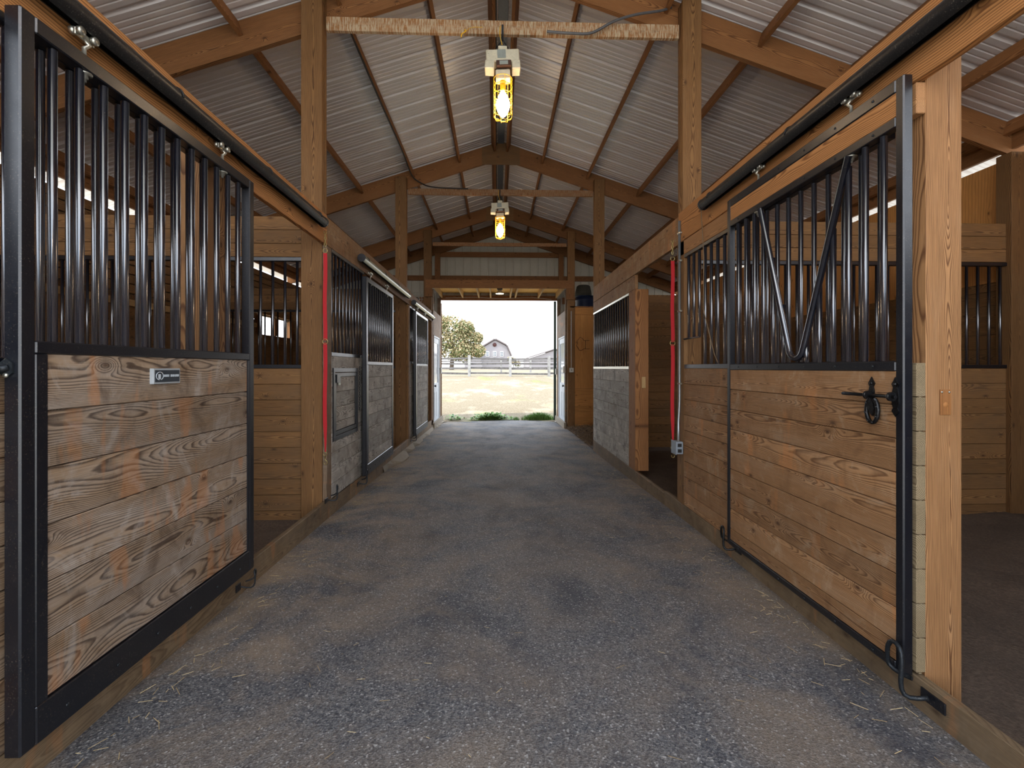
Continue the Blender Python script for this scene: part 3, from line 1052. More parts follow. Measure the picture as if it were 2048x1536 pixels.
# ------------------------------------------------------------------ sliding doors
def sliding_door(side, y0, y1, zb, zt, label, wmat, pitch=0.184, topboard=False, yoke=False, mid=1.385, brail=0.12, w=0.05, nb=12):
    """black tube frame sliding stall door. inner face towards the aisle"""
    sg = -1 if side == 'left' else 1
    if sg < 0:
        xi, xo = -1.44, -1.49       # aisle face, stall face
    else:
        xi, xo = 1.60, 1.64
    a, b = min(xi, xo), max(xi, xo)
    t = thing('sliding_stall_door', label, 'door', ((a + b) / 2, (y0 + y1) / 2, zb), 'sliding stall doors')
    for yy in (y0, y1 - w):
        MB().bb(a, b, yy, yy + w, zb, zt, 0.005).build('stile', M['black'], t)
    MB().bb(a, b, y0 + w, y1 - w, zt - 0.052, zt, 0.004).build('top_rail', M['black'], t)
    MB().bb(a, b, y0 + w, y1 - w, mid, mid + 0.04, 0.004).build('middle_rail', M['black'], t)
    MB().bb(a, b, y0 + w, y1 - w, zb, zb + brail, 0.004).build('bottom_rail', M['black'], t)
    # inner angle frame around the boards
    if sg < 0:
        for (p, q) in ((y0 + w, y0 + w + 0.042), (y1 - w - 0.02, y1 - w)):
            MB().bb(a + 0.006, b - 0.001, p, q, zb + brail, mid, 0.003).build('inner_stile', M['black'], t)
        p0, p1 = y0 + w + 0.042, y1 - w - 0.02
    else:
        p0, p1 = y0 + w, y1 - w
    m = MB()
    if sg < 0:
        planks(m, 'y', p0, p1, a + 0.008, b - 0.006, zb + brail, mid, pitch)
    else:
        planks(m, 'y', p0, p1, a + 0.003, b - 0.004, zb + brail, mid, pitch)
    bp = m.build('board_panel', wmat, t)
    ztop = zt - 0.053
    if topboard:
        MB().bb(a, b, y0 + w, y1 - w, zt - 0.19, zt - 0.15, 0.003).build('upper_rail', M['black'], t)
        MB().bb(a + 0.003, b - 0.003, y0 + w, y1 - w, zt - 0.149, zt - 0.053, 0.002, 1).build('top_board', M['bold'], t)
        ztop = zt - 0.191
    xb = (a + b) / 2
    L = y1 - y0 - 2 * w
    s = L / (nb + 0.6)
    pts = []
    yk = [(y0 + 0.30, ztop), (y0 + 0.68, mid + 0.06), (y0 + 1.02, ztop)]
    for i in range(nb):
        yy = y0 + w + s * (i + 0.8)
        z1 = ztop
        if yoke and yk[0][0] < yy < yk[2][0]:
            if yy < yk[1][0]:
                f = (yy - yk[0][0]) / (yk[1][0] - yk[0][0])
            else:
                f = (yk[2][0] - yy) / (yk[2][0] - yk[1][0])
            z1 = ztop + (mid + 0.05 - ztop) * min(1, f * 1.06)
            if z1 - mid < 0.10:
                continue
        pts.append((xb, yy, mid + 0.041, z1))
    bars(t, pts, 0.0135, n=16)
    if yoke:
        P = []
        ya, za = yk[0]
        yb_, zb_ = yk[1]
        yc, zc = yk[2]
        P.append((xb - 0.012, ya, za))
        P.append((xb - 0.012, yb_ - 0.075, zb_ + 0.09))
        for q in range(1, 8):
            an = PI * q / 8
            P.append((xb - 0.012, yb_ - 0.06 * math.cos(an), zb_ + 0.06 - 0.055 * math.sin(an)))
        P.append((xb - 0.012, yb_ + 0.07, zb_ + 0.09))
        P.append((xb - 0.012, yc, zc))
        MB().tube(P, 0.0165, 14).build('yoke_bar', M['blackbar'], t)
    # hangers: trolley above, nut below the top rail
    for yy in ((y0 + 0.25, y1 - 0.28) if sg < 0 else (y0 + 0.30, y1 - 0.36)):
        zz = zt + 0.095
        h = MB()
        h.tube([(xb, yy, zt + 0.001), (xb, yy, zt + 0.035), (xb + sg * -0.008, yy + 0.012, zt + 0.05), (xb, yy, zt + 0.07)], 0.0075, 10)
        hh = h.build('hanger', M['zinc'], t)
        p = MB()
        p.bb(xb - 0.004, xb + 0.004, yy - 0.04, yy + 0.04, zt + 0.06, zt + 0.085, 0.002)
        for q in (-0.028, 0.028):
            p.lathe((xb, yy + q, zt + 0.078), [(0.0, -0.02), (0.014, -0.02), (0.014, -0.006), (0.006, -0.006), (0.006, 0.006), (0.014, 0.006), (0.014, 0.02), (0.0, 0.02)], 12, 'x')
        p.build('trolley', M['zinc'], hh)
        zn = ztop + (0.0 if not topboard else 0.0)
        k = MB()
        k.lathe((xb, yy, zn - 0.006), [(0.0, 0.005), (0.024, 0.005), (0.024, 0.0), (0.012, 0.0), (0.012, -0.014), (0.007, -0.014), (0.007, -0.026), (0.0, -0.026)], 6 if False else 12)
        k.build('nut', M['zinc'], t)
    # small screws on rails
    k = MB()
    n = 6
    for i in range(n):
        yy = y0 + w + (L) * (i + 0.5) / n
        fx = xi - sg * 0.001
        k.lathe((fx, yy, zb + brail * 0.45), [(0.0, -sg * 0.003), (0.006, -sg * 0.002), (0.006, 0.0)], 8, 'x')
        if topboard:
            k.lathe((fx, yy, zt - 0.026), [(0.0, -sg * 0.003), (0.005, -sg * 0.002), (0.005, 0.0)], 8, 'x')
            k.lathe((fx, yy, zt - 0.17), [(0.0, -sg * 0.003), (0.005, -sg * 0.002), (0.005, 0.0)], 8, 'x')
            k.lathe((fx, yy, mid + 0.02), [(0.0, -sg * 0.003), (0.005, -sg * 0.002), (0.005, 0.0)], 8, 'x')
    k.build('screws', M['hook'], t)
    return t


d1 = sliding_door('left', 1.466, 2.836, 0.158, 2.44, 'large near left sliding stall door of greyed boards and black bars with a plaque', M['door_wood'])
d2 = sliding_door('left', 5.24, 6.585, 0.145, 2.355, 'sliding stall door of grey boards in the middle of the left row', M['far_wood'], 0.142, mid=1.375)
d3 = sliding_door('left', 8.42, 9.86, 0.13, 2.36, 'farthest left sliding stall door, next to the end vestibule', M['far_wood'], 0.155, mid=1.375)
d4 = sliding_door('right', 1.80, 3.222, 0.125, 2.50, 'near right sliding stall door of warm boards with a V-shaped yoke in its bars', M['door_wood_warm'], 0.136, topboard=True, yoke=True, mid=1.327, brail=0.035, w=0.04, nb=13)

# plaque on door 1
px = -1.446
pl = MB().bb(px - 0.002, px + 0.016, 2.005, 2.17, 1.272, 1.338, 0.002).build('plaque', M['plaque_frame'], d1)
tag(pl, 'grey framed maker plaque with a black face and silver lettering')
MB().bb(px + 0.016, px + 0.0175, 2.012, 2.163, 1.280, 1.331, 0.0003).build('plaque_face', M['plaque'], pl)
m = MB()
pts = []
for q in range(25):
    an = math.radians(-70 + 330 * q / 24)
    pts.append((px + 0.0185, 2.038 + 0.021 * math.cos(an), 1.306 + 0.0165 * math.sin(an)))
m.tube(pts, 0.0014, 6)
m.bb(px + 0.0176, px + 0.0188, 2.030, 2.044, 1.293, 1.314, 0.0003)
m.build('plaque_logo', M['plaque_ink'], pl)
m = MB()
yy = 2.063
for i, wd in enumerate((0.007, 0.006, 0.007, 0.006, 0.005, 0.0, 0.007, 0.006, 0.006, 0.005, 0.006, 0.007, 0.006, 0.006)):
    if wd:
        z0, z1 = 1.302, 1.312
        m.bb(px + 0.0176, px + 0.0186, yy, yy + wd * 0.28, z0, z1, 0.0002)
        if i % 3 != 1:
            m.bb(px + 0.0176, px + 0.0186, yy + wd * 0.28, yy + wd * 0.8, z1 - 0.003, z1, 0.0002)
        if i % 2 == 0:
            m.bb(px + 0.0176, px + 0.0186, yy + wd * 0.28, yy + wd * 0.8, z0, z0 + 0.003, 0.0002)
        m.bb(px + 0.0176, px + 0.0186, yy + wd * 0.6, yy + wd * 0.85, z0, z1, 0.0002)
    yy += 0.0069
m.build('plaque_lettering', M['plaque_ink'], pl)

# left-edge bracket on the near stile of door 1
m = MB()
hexp = [(-1.476 + 0.022 * math.cos(math.radians(a)), 1.4655, 1.34 + 0.03 * math.sin(math.radians(a))) for a in (30, 90, 150, 210, 270, 330)]
m.prism(hexp, (0, -0.006, 0))
br = m.build('latch_bracket', M['hook'], d1)
tag(br, 'rusty hexagonal latch bracket with a rod')
m = MB().tube([(-1.468, 1.459, 1.342), (-1.482, 1.446, 1.337), (-1.492, 1.41, 1.325), (-1.50, 1.37, 1.31)], [0.009, 0.011, 0.0125, 0.0125], 10)
m.build('latch_rod', M['hook'], br)
MB().lathe((-1.474, 1.458, 1.318), [(0.0, -0.004), (0.007, -0.003), (0.007, 0.002)], 12, 'y').build('screw', M['zinc'], br)

# horseshoe slide bolt on door 4
bx = 1.597
hb = MB()
zc = 1.225
hb.tube([(bx - 0.016, 1.815, zc), (bx - 0.016, 2.10, zc)], 0.0075, 10)
bolt = hb.build('slide_bolt', M['iron'], d4)
tag(bolt, 'black forged slide bolt with a horseshoe handle')
for yc in (1.835, 1.955):
    k = MB()
    k.tube([(bx - 0.016, yc - 0.006, zc), (bx - 0.016, yc + 0.006, zc)], 0.019, 14)
    prof = [(0, 0.078), (0.008, 0.064), (0.017, 0.05), (0.010, 0.036), (0.014, 0.02), (0.016, 0.0)]
    if yc < 1.9:
        prof2 = [(0.016, -0.03), (0.010, -0.045), (0.017, -0.058), (0.008, -0.07), (0, -0.08)]
    else:
        prof2 = [(0.012, -0.02), (0, -0.026)]
    full = prof + prof2
    poly = [(bx + 0.003, yc + a, zc + h) for a, h in full] + [(bx + 0.003, yc - a, zc + h) for a, h in full[::-1] if a > 0]
    k.prism(poly, (-0.005, 0, 0))
    k.lathe((bx - 0.003, yc, zc + 0.05), [(0.0, -0.005), (0.006, -0.003), (0.007, 0.0)], 10, 'x')
    k.build('bolt_keeper', M['iron'], bolt)
pts = []
for q in range(21):
    an = math.radians(-255 + 330 * q / 20 - 0)
    an = math.radians(115 + 310 * q / 20)
    rr = 1.0
    pts.append((bx - 0.022, 1.925 + 0.030 * math.cos(an), zc - 0.062 + 0.052 * math.sin(an)))
hs = MB().tube(pts, 0.0085, 10)
for q in (3, 6, 9, 12, 15, 18):
    p = Vector(pts[q])
    hs.lathe((p.x - 0.009, p.y, p.z), [(0.0, -0.003), (0.003, -0.002), (0.004, 0.003)], 6, 'x')
hs.build('horseshoe', M['iron'], bolt)
k = MB().prism([(bx - 0.018, 1.93, zc - 0.01), (bx - 0.018, 1.915, zc - 0.03), (bx - 0.018, 1.908, zc - 0.055), (bx - 0.018, 1.918, zc - 0.085), (bx - 0.018, 1.928, zc - 0.075), (bx - 0.018, 1.945, zc - 0.05), (bx - 0.018, 1.942, zc - 0.02)], (-0.012, 0, 0))
k.build('horse_head_ornament', M['iron'], bolt)


# bottom hooks of the sliding doors (big bent rod stay rollers, fixed to the kerb)
def hook(label, x, y, z, s=1.0, flip=1, mat='hook', plate=True):
    t = thing('door_guide_hook', label, 'hook', (x, y, z), 'door guide hooks')
    P = [(x - 0.045 * flip * 0.3, y + 0.0, z + 0.0), (x - 0.075 * flip, y + 0.02 * s, z - 0.015), (x - 0.09 * flip, y + 0.035 * s, z + 0.01), (x - 0.088 * flip, y + 0.035 * s, z + 0.07),
         (x - 0.084 * flip, y + 0.035 * s, z + 0.13 * s), (x - 0.080 * flip, y + 0.05 * s, z + 0.165 * s), (x - 0.078 * flip, y + 0.085 * s, z + 0.175 * s), (x - 0.075 * flip, y + 0.115 * s, z + 0.14 * s),
         (x - 0.07 * flip, y + 0.12 * s, z + 0.08 * s), (x - 0.066 * flip, y + 0.12 * s, z + 0.055 * s), (x - 0.05 * flip, y + 0.09 * s, z + 0.04 * s), (x - 0.03 * flip, y + 0.05 * s, z + 0.042 * s)]
    # smooth
    Q = []
    for i in range(len(P) - 1):
        a, b = Vector(P[i]), Vector(P[i + 1])
        Q += [a, a.lerp(b, 0.5)]
    Q.append(Vector(P[-1]))
    S = [Q[0]] + [(Q[i - 1] + Q[i] * 2 + Q[i + 1]) / 4 for i in range(1, len(Q) - 1)] + [Q[-1]]
    MB().tube(S, 0.0085 * s, 10).build('bent_rod', M[mat], t)
    if plate:
        MB().bb(x - 0.0065 if flip > 0 else x, x if flip > 0 else x + 0.0065, y - 0.06 * s, y + 0.04 * s, z - 0.025, z + 0.018, 0.002).build('mounting_plate', M['black'], t)
    return t


hook('large bent iron door guide hook at the bottom of the near right sliding door', 1.651, 1.735, 0.085, 1.0, 1)
hook('small black guide hook at the far bottom corner of the right sliding door', 1.651, 3.17, 0.10, 0.8, 1, 'iron')
hook('small iron guide at the far bottom corner of the near left sliding door', -1.514, 2.80, 0.06, 0.5, -1)
hook('rusty guide hook low on the kerb beside the red strap', -1.514, 4.22, 0.17, 0.7, -1)
hook('guide hook under the near corner of the middle left sliding door', -1.514, 5.18, 0.08, 0.8, -1)
hook('guide hook under the near corner of the farthest left sliding door', -1.514, 8.35, 0.06, 0.7, -1)

# chain hanging on door 2
m = MB()
for i in range(17):
    z = 1.34 - i * 0.028
    P = []
    for q in range(10):
        an = 2 * PI * q / 10
        a, b = 0.007 * math.cos(an), 0.018 * math.sin(an)
        P.append((-1.505 + (a if i % 2 else 0), 5.20 + (0 if i % 2 else a), z + b))
    m.tube(P, 0.0022, 6, closed=True)
tag(m.build('latch_chain', M['hook']), 'dark chain hanging beside the middle left sliding door', 'chain')


# ------------------------------------------------------------------ tracks
def track(label, x, y0, y1, z, mat, r=0.041):
    t = thing('door_track', label, 'door track', (x, (y0 + y1) / 2, z), 'round sliding door tracks')
    sg = -1 if x < 0 else 1
    m = MB()
    n = 18
    # tube with a slot in the underside
    P0 = []
    for k in range(n + 1):
        an = -PI / 2 + math.radians(18) + (2 * PI - math.radians(36)) * k / n
        P0.append((x + r * math.cos(an), z + r * math.sin(an)))
    b = len(m.v)
    for (a, c) in P0:
        m.v.append(Vector((a, y0, c)))
        m.v.append(Vector((a, y1, c)))
    for k in range(n):
        i = b + 2 * k
        m.face([i, i + 1, i + 3, i + 2], [(0, 0, 0)] * 4, (0.5, 0.5, 0.5), True)
    P1 = [(x + (r - 0.003) * math.cos(-PI / 2 + math.radians(18) + (2 * PI - math.radians(36)) * k / n), z + (r - 0.003) * math.sin(-PI / 2 + math.radians(18) + (2 * PI - math.radians(36)) * k / n)) for k in range(n + 1)]
    b = len(m.v)
    for (a, c) in P1:
        m.v.append(Vector((a, y0, c)))
        m.v.append(Vector((a, y1, c)))
    for k in range(n):
        i = b + 2 * k
        m.face([i, i + 2, i + 3, i + 1], [(0, 0, 0)] * 4, (0.5, 0.5, 0.5), True)
    m.build('rail', mat, t)
    k = int((y1 - y0) / 0.9) + 1
    for i in range(k):
        yy = y0 + 0.15 + (y1 - y0 - 0.3) * i / max(1, k - 1)
        q = MB()
        q.tube([(x + (r + 0.003) * math.cos(a), yy, z + (r + 0.003) * math.sin(a)) for a in [PI / 2 + sg * 0 + (-sg) * math.radians(j) for j in range(-95, 60, 18)]], 0.004, 6)
        xx = sorted((x + sg * (r + 0.002), (-1.515 if sg < 0 else 1.652)))
        q.bb(xx[0], xx[1], yy - 0.02, yy + 0.02, z + 0.0, z + 0.012, 0.001)
        q.build('track_bracket', M['trackblack'], t)
    for yy in (y0, y1):
        MB().cyl((x, yy - 0.006, z), (x, yy + 0.006, z), r + 0.003, 18).build('end_cap', M['black'], t)
    return t


track('dusty black round door track above the near left stall door', -1.466, YB, 4.02, 2.572, M['trackblack'])
track('galvanized round door track above the middle left stall door', -1.466, 5.14, 7.85, 2.535, M['trackgalv'])
track('galvanized round door track above the farthest left stall door', -1.466, 8.35, 10.9, 2.50, M['trackgalv'])
track('clean black round door track above the near right stall door', 1.61, YB, 3.62, 2.615, M['trackblack'])

# ------------------------------------------------------------------ straps, conduit
def ring(m, c, r, t, ax='x', n=16):
    P = []
    for q in range(n):
        an = 2 * PI * q / n
        a, b = r * math.cos(an), r * math.sin(an)
        if ax == 'x':
            P.append((c[0], c[1] + a, c[2] + b))
        else:
            P.append((c[0] + a, c[1], c[2] + b))
    m.tube(P, t, 8, closed=True)


def strap(label, x, y, ztop, zbot, sg):
    t = thing('cross_tie_strap', label, 'strap', (x, y, zbot), 'red cross ties')
    L = ztop - zbot
    zr1 = ztop - 0.16
    zr2 = zr1 - (zr1 - zbot) * 0.42
    zb = zbot + 0.13
    for (a, b, tw) in ((zr1 - 0.02, zr2 + 0.012, 0.0), (zr2 - 0.012, zb, 0.2)):
        m = MB()
        n = 12
        i0 = len(m.v)
        for k in range(n + 1):
            z = a + (b - a) * k / n
            w = 0.0165
            if tw and k > n - 3:
                w = 0.0165 - 0.004 * (k - n + 3)
            dx = 0.003 * math.sin(k * 0.7)
            for (sx, sy) in ((-1, -1), (1, -1), (1, 1), (-1, 1)):
                m.v.append(Vector((x + dx + sx * w, y + sy * 0.002, z)))
        for k in range(n):
            for q in range(4):
                aa = i0 + k * 4 + q
                bb = i0 + k * 4 + (q + 1) % 4
                m.face([aa, bb, bb + 4, aa + 4], [(0, 0, 0)] * 4, (0.5, 0.5, 0.5), False)
        m.face([i0, i0 + 1, i0 + 2, i0 + 3], [(0, 0, 0)] * 4, (0, 0, 0))
        j = i0 + n * 4
        m.face([j + 3, j + 2, j + 1, j], [(0, 0, 0)] * 4, (0, 0, 0))
        m.build('webbing', M['red'], t)
    m = MB()
    ring(m, (x, y, zr1), 0.019, 0.0035, 'y')
    m.build('ring', M['brass'], t)
    m = MB()
    ring(m, (x, y, zr2), 0.023, 0.0035, 'y')
    m.build('ring', M['brass'], t)
    m = MB()
    ring(m, (x, y + 0.004, ztop), 0.012, 0.003, 'y')
    for i in range(4):
        P = []
        for q in range(10):
            an = 2 * PI * q / 10
            a, b = 0.008 * math.cos(an), 0.019 * math.sin(an)
            P.append((x + (a if i % 2 else 0), y + (0 if i % 2 else a), ztop - 0.026 - i * 0.027 + b))
        m.tube(P, 0.0028, 6, closed=True)
    m.build('chain', M['brass'], t)
    m = MB()
    ring(m, (x, y, zb - 0.018), 0.016, 0.003, 'y')
    m.tube([(x, y, zb - 0.034), (x, y, zb - 0.06), (x + 0.004, y, zb - 0.075)], [0.006, 0.004, 0.004], 8)
    m.tube([(x + 0.004 + 0.014 * math.cos(a), y, zb - 0.092 + 0.018 * math.sin(a)) for a in [math.radians(100 - q * 30) for q in range(11)]], 0.0038, 8)
    m.build('snap_hook', M['brass'], t)
    return t


strap('red webbing cross tie with brass snap hanging on the left, beside the tall post', -1.495, 4.14, 2.52, 0.48, -1)
strap('red webbing cross tie hanging on the right, beside the steel conduit', 1.605, 4.25, 2.50, 0.50, 1)

cy = 4.17
t = thing('outlet_conduit', 'galvanized conduit ending in a grey outlet box beside the right red strap', 'conduit', (1.635, cy, 0.6))
m = MB().tube([(1.638, cy, 2.66), (1.638, cy, 1.05), (1.636, cy + 0.005, 0.95), (1.628, cy + 0.0, 0.86), (1.628, cy, 0.68)], 0.0115, 12)
m.build('pipe', M['conduit'], t)
m = MB().bb(1.59, 1.65, cy - 0.055, cy + 0.055, 0.575, 0.685, 0.004)
b = m.build('outlet_box', M['box'], t)
MB().bb(1.584, 1.59, cy - 0.06, cy + 0.06, 0.57, 0.69, 0.002).build('cover_plate', M['box'], b)
m = MB()
for z in (0.605, 0.655):
    m.bb(1.60, 1.635, cy - 0.06, cy - 0.055, z - 0.015, z + 0.015, 0.002)
m.build('socket', M['dark'], b)
for z in (2.55, 2.30, 1.85, 1.2):
    MB().bb(1.628, 1.651, cy - 0.03, cy + 0.03, z - 0.008, z + 0.008, 0.002).build('pipe_clamp', M['zinc'], t)
m = MB().tube([(1.60, 3.64, 2.60), (1.605, 3.60, 2.2), (1.61, 3.62, 1.8), (1.615, 3.45, 1.45), (1.62, 3.40, 1.38)], 0.0035, 6)
tag(m.build('hanging_cord', M['tan']), 'thin dark cord dangling from the end of the right door track', 'cord')
m = MB().tube([(-1.5, 1.9, 2.2)] * 1 + [(-1.5, 1.9, 2.19)], 0.001, 3)

# cables on the roof framing
def catpts(P, n=10):
    out = []
    P = [Vector(p) for p in P]
    P = [P[0]] + P + [P[-1]]
    for i in range(1, len(P) - 2):
        p0, p1, p2, p3 = P[i - 1:i + 3]
        for k in range(n):
            t = k / n
            out.append(0.5 * ((2 * p1) + (-p0 + p2) * t + (2 * p0 - 5 * p1 + 4 * p2 - p3) * t * t + (-p0 + 3 * p1 - 3 * p2 + p3) * t ** 3))
    out.append(P[-2])
    return out


xp = XC - 1.55 + 0.035
zp = zroof(XC - 1.55) - 0.13
m = MB().tube(catpts([(xp, 4.5, zp), (xp, 5.8, zp - 0.02), (xp, 7.2, zp - 0.01), (xp, 8.0, zp - 0.05), (xp + 0.1, 8.15, 4.55), (-1.1, 8.12, 4.45), (-0.5, 8.11, 4.425)]), 0.011, 8)
tag(m.build('purlin_cable', M['dark']), 'dark electrical cable running along a left purlin down to the second tie board', 'cable')
m = MB().tube(catpts([(1.62, 4.33, 4.70), (1.5, 4.27, 4.62), (1.25, 4.22, 4.54), (1.05, 4.20, 4.46), (0.85, 4.21, 4.36), (0.65, 4.20, 4.345), (0.45, 4.22, 4.37)]), 0.012, 8)
tag(m.build('tie_cable', M['cablegrey']), 'grey cable looping over the right end of the nearest tie board', 'cable')

# ------------------------------------------------------------------ lamps
def lamp(y, label):
    x0 = XC - 0.02
    t = thing('caged_work_lamp', label, 'lamp', (x0, y, 3.56), 'caged aisle lamps')
    m = MB()
    rot = Matrix.Rotation(math.radians(-3), 3, 'Y')
    for q in (-0.055, 0.055):
        pass
    m.tube([(x0, y - 0.025, 4.40), (x0, y - 0.028, 4.33), (x0, y, 4.27)], 0.009, 8)
    m.tube([(x0, y, 4.29), (x0 - 0.055, y, 4.21)], 0.006, 8)
    m.tube([(x0, y, 4.29), (x0 + 0.05, y, 4.21)], 0.006, 8)
    m.build('hanging_hook', M['hook'], t)
    m = MB()
    m.box((x0, y, 4.115), (0.295, 0.11, 0.11), rot, 0.008)
    m.box((x0 - 0.115, y, 4.03), (0.085, 0.12, 0.075), Matrix.Rotation(math.radians(4), 3, 'Y'), 0.006)
    m.box((x0 + 0.12, y, 4.035), (0.075, 0.12, 0.075), Matrix.Rotation(math.radians(-4), 3, 'Y'), 0.006)
    m.box((x0, y, 4.19), (0.08, 0.06, 0.05), None, 0.004)
    hb_ = m.build('ballast_housing', M['lampwhite'], t)
    MB().box((x0 - 0.01, y - 0.057, 4.125), (0.075, 0.003, 0.075), rot, 0.0005).build('rating_label', M['lamplabel'], hb_)
    m = MB().box((x0 + 0.01, y - 0.05, 4.035), (0.13, 0.05, 0.05), rot, 0.003)
    cb = m.build('control_block', M['lampbrown'], hb_)
    MB().box((x0 + 0.01, y - 0.0765, 4.035), (0.075, 0.002, 0.032), rot, 0.0003).build('control_label', M['lamplabel'], cb)
    m = MB().box((x0 + 0.003, y, 3.955), (0.13, 0.085, 0.085), rot, 0.006)
    m.build('socket_box', M['lampwhite'], t)
    m = MB().lathe((x0 + 0.003, y, 3.84), [(0.0, 0.072), (0.026, 0.072), (0.026, 0.02), (0.024, 0.0), (0.024, -0.02), (0.0, -0.02)], 16)
    m.build('bulb_socket', M['cage'], t)
    prof = [(0.0, 0.0)]
    n = 14
    for i in range(1, n):
        f = i / n
        z = f * 0.245
        r = 0.061 * math.sin(PI * f ** 0.93) ** 0.75
        prof.append((max(r, 0.02 if f > 0.8 else 0.0), z))
    prof.append((0.02, 0.245))
    m = MB().lathe((x0 + 0.003, y, 3.585), prof, 16)
    m.build('bulb', M['bulb'], t)
    m = MB()
    cr = 0.083
    xc = x0 + 0.003
    for k in range(8):
        an = 2 * PI * k / 8 + 0.2
        ex = cr * math.cos(an)
        ey = cr * math.sin(an)
        m.tube([(xc + ex, y + ey, 3.93), (xc + ex, y + ey, 3.60), (xc + ex * 0.85, y + ey * 0.85, 3.575), (xc + ex * 0.3, y + ey * 0.3, 3.562)], 0.0026, 6)
    for z in (3.93, 3.86, 3.79, 3.72, 3.65, 3.60):
        m.tube([(xc + cr * math.cos(a), y + cr * math.sin(a), z) for a in [2 * PI * q / 20 for q in range(20)]], 0.0026, 6, closed=True)
    m.tube([(xc + 0.028 * math.cos(a), y + 0.028 * math.sin(a), 3.562) for a in [2 * PI * q / 12 for q in range(12)]], 0.0026, 6, closed=True)
    m.build('wire_guard', M['cage'], t)
    m = MB().tube(catpts([(x0 - 0.02, y - 0.04, 4.38), (x0 - 0.025, y - 0.055, 4.30), (x0 - 0.005, y - 0.03, 4.22)]), 0.0035, 6)
    m.build('yellow_tie_cord', M['cage'], t)
    return t


lamp(FY[1] - 0.01, 'glowing caged work lamp hanging from the nearest streaked tie board')
lamp(FY[2] - 0.01, 'farther glowing caged work lamp hanging from the second tie board')
lamp(FY[0] - 0.3, 'caged work lamp hanging over the camera position')
m = MB().tube(catpts([(XC - 0.36, 4.23, 4.375), (XC - 0.35, 4.225, 4.36), (XC - 0.385, 4.22, 4.33), (XC - 0.39, 4.22, 4.30)]), 0.005, 8)
m.tube(catpts([(XC - 0.36, 4.255, 4.372), (XC - 0.3, 4.215, 4.385), (XC - 0.2, 4.21, 4.388)]), 0.0025, 6)
tag(m.build('cord_loop', M['cage']), 'short yellow cord end dangling from the nearest tie board, left of the lamp', 'cord')

# ------------------------------------------------------------------ end wall and vestibule
YV = 11.21
OX0, OX1 = -1.52, 1.60          # opening
# corrugated end siding
m = MB()
def siding(m, x0, x1, zf0, zf1, y):
    x = x0
    prof = []
    while x < x1 - 0.02:
        for dx, dy in ((0, 0), (0.17, 0), (0.18, 0.016), (0.205, 0.016), (0.215, 0)):
            if x + dx < x1:
                prof.append((x + dx, dy))
        x += 0.2286
    prof.append((x1, 0))
    b = len(m.v)
    for (xx, dy) in prof:
        m.v.append(Vector((xx, y + dy, zf0(xx))))
        m.v.append(Vector((xx, y + dy, zf1(xx))))
    for i in range(len(prof) - 1):
        a = b + 2 * i
        m.face([a, a + 2, a + 3, a + 1], [(0, 0, 0)] * 4, (0, 0, 0), False)


siding(m, LX, OX0 - 0.06, lambda x: -0.1, lambda x: zroof(x), YEND)
siding(m, OX0 - 0.06, OX1 + 0.06, lambda x: 3.2, lambda x: zroof(x), YEND)
siding(m, OX1 + 0.06, RX, lambda x: -0.1, lambda x: zroof(x), YEND)
struct(m, 'wall_back', M['siding'], 'cream ribbed metal siding of the end gable wall')


def beam_thing(name, label, cat, mat, *boxes, group=None):
    m = MB()
    for bx_ in boxes:
        m.bb(*bx_)
    return tag(m.build(name, mat), label, cat, group)


beam_thing('wall_girt', 'dark horizontal girt across the end gable just above the doorway box', 'girt', M['beam'], (LX + 0.05, RX - 0.05, YEND - 0.045, YEND - 0.003, 3.73, 3.87), group='end wall girts')
beam_thing('wall_girt', 'upper horizontal girt near the peak of the end gable', 'girt', M['beam'], (XC - 1.75, XC + 1.75, YEND - 0.045, YEND - 0.003, 4.38, 4.52), group='end wall girts')
beam_thing('wall_girt', 'low dark girt on the end gable left of the doorway box', 'girt', M['beam'], (LX + 0.05, OX0 - 0.2, YEND - 0.045, YEND - 0.003, 3.10, 3.28), group='end wall girts')
beam_thing('wall_girt', 'low dark girt on the end gable right of the doorway box', 'girt', M['beam'], (OX1 + 0.2, RX - 0.05, YEND - 0.045, YEND - 0.003, 3.10, 3.28), group='end wall girts')
for sgn, side in ((-1, 'left'), (1, 'right')):
    m = MB()
    plumb_rafter(m, sgn, YEND - 0.112, YEND - 0.067)
    tag(m.build('rafter', M['beam']), 'rafter against the end gable sloping to the %s' % side, 'rafter', 'main rafters')
    x = XC + sgn * 1.68
    beam_thing('gable_stud', 'dark upright stud on the %s of the end gable' % side, 'stud', M['beam'], (x - 0.07, x + 0.07, YEND - 0.19, YEND - 0.115, 3.45, 4.45), group='end gable studs')

# inner portal frame: header + side posts
beam_thing('portal_header', 'orange timber header with dropped ends framing the end vestibule', 'beam', M['beam'],
           (-1.70, 1.83, YV - 0.05, YV - 0.008, 3.235, 3.43), (-1.70, -1.53, YV - 0.05, YV - 0.008, 3.03, 3.234), (1.655, 1.83, YV - 0.05, YV - 0.008, 2.97, 3.234))
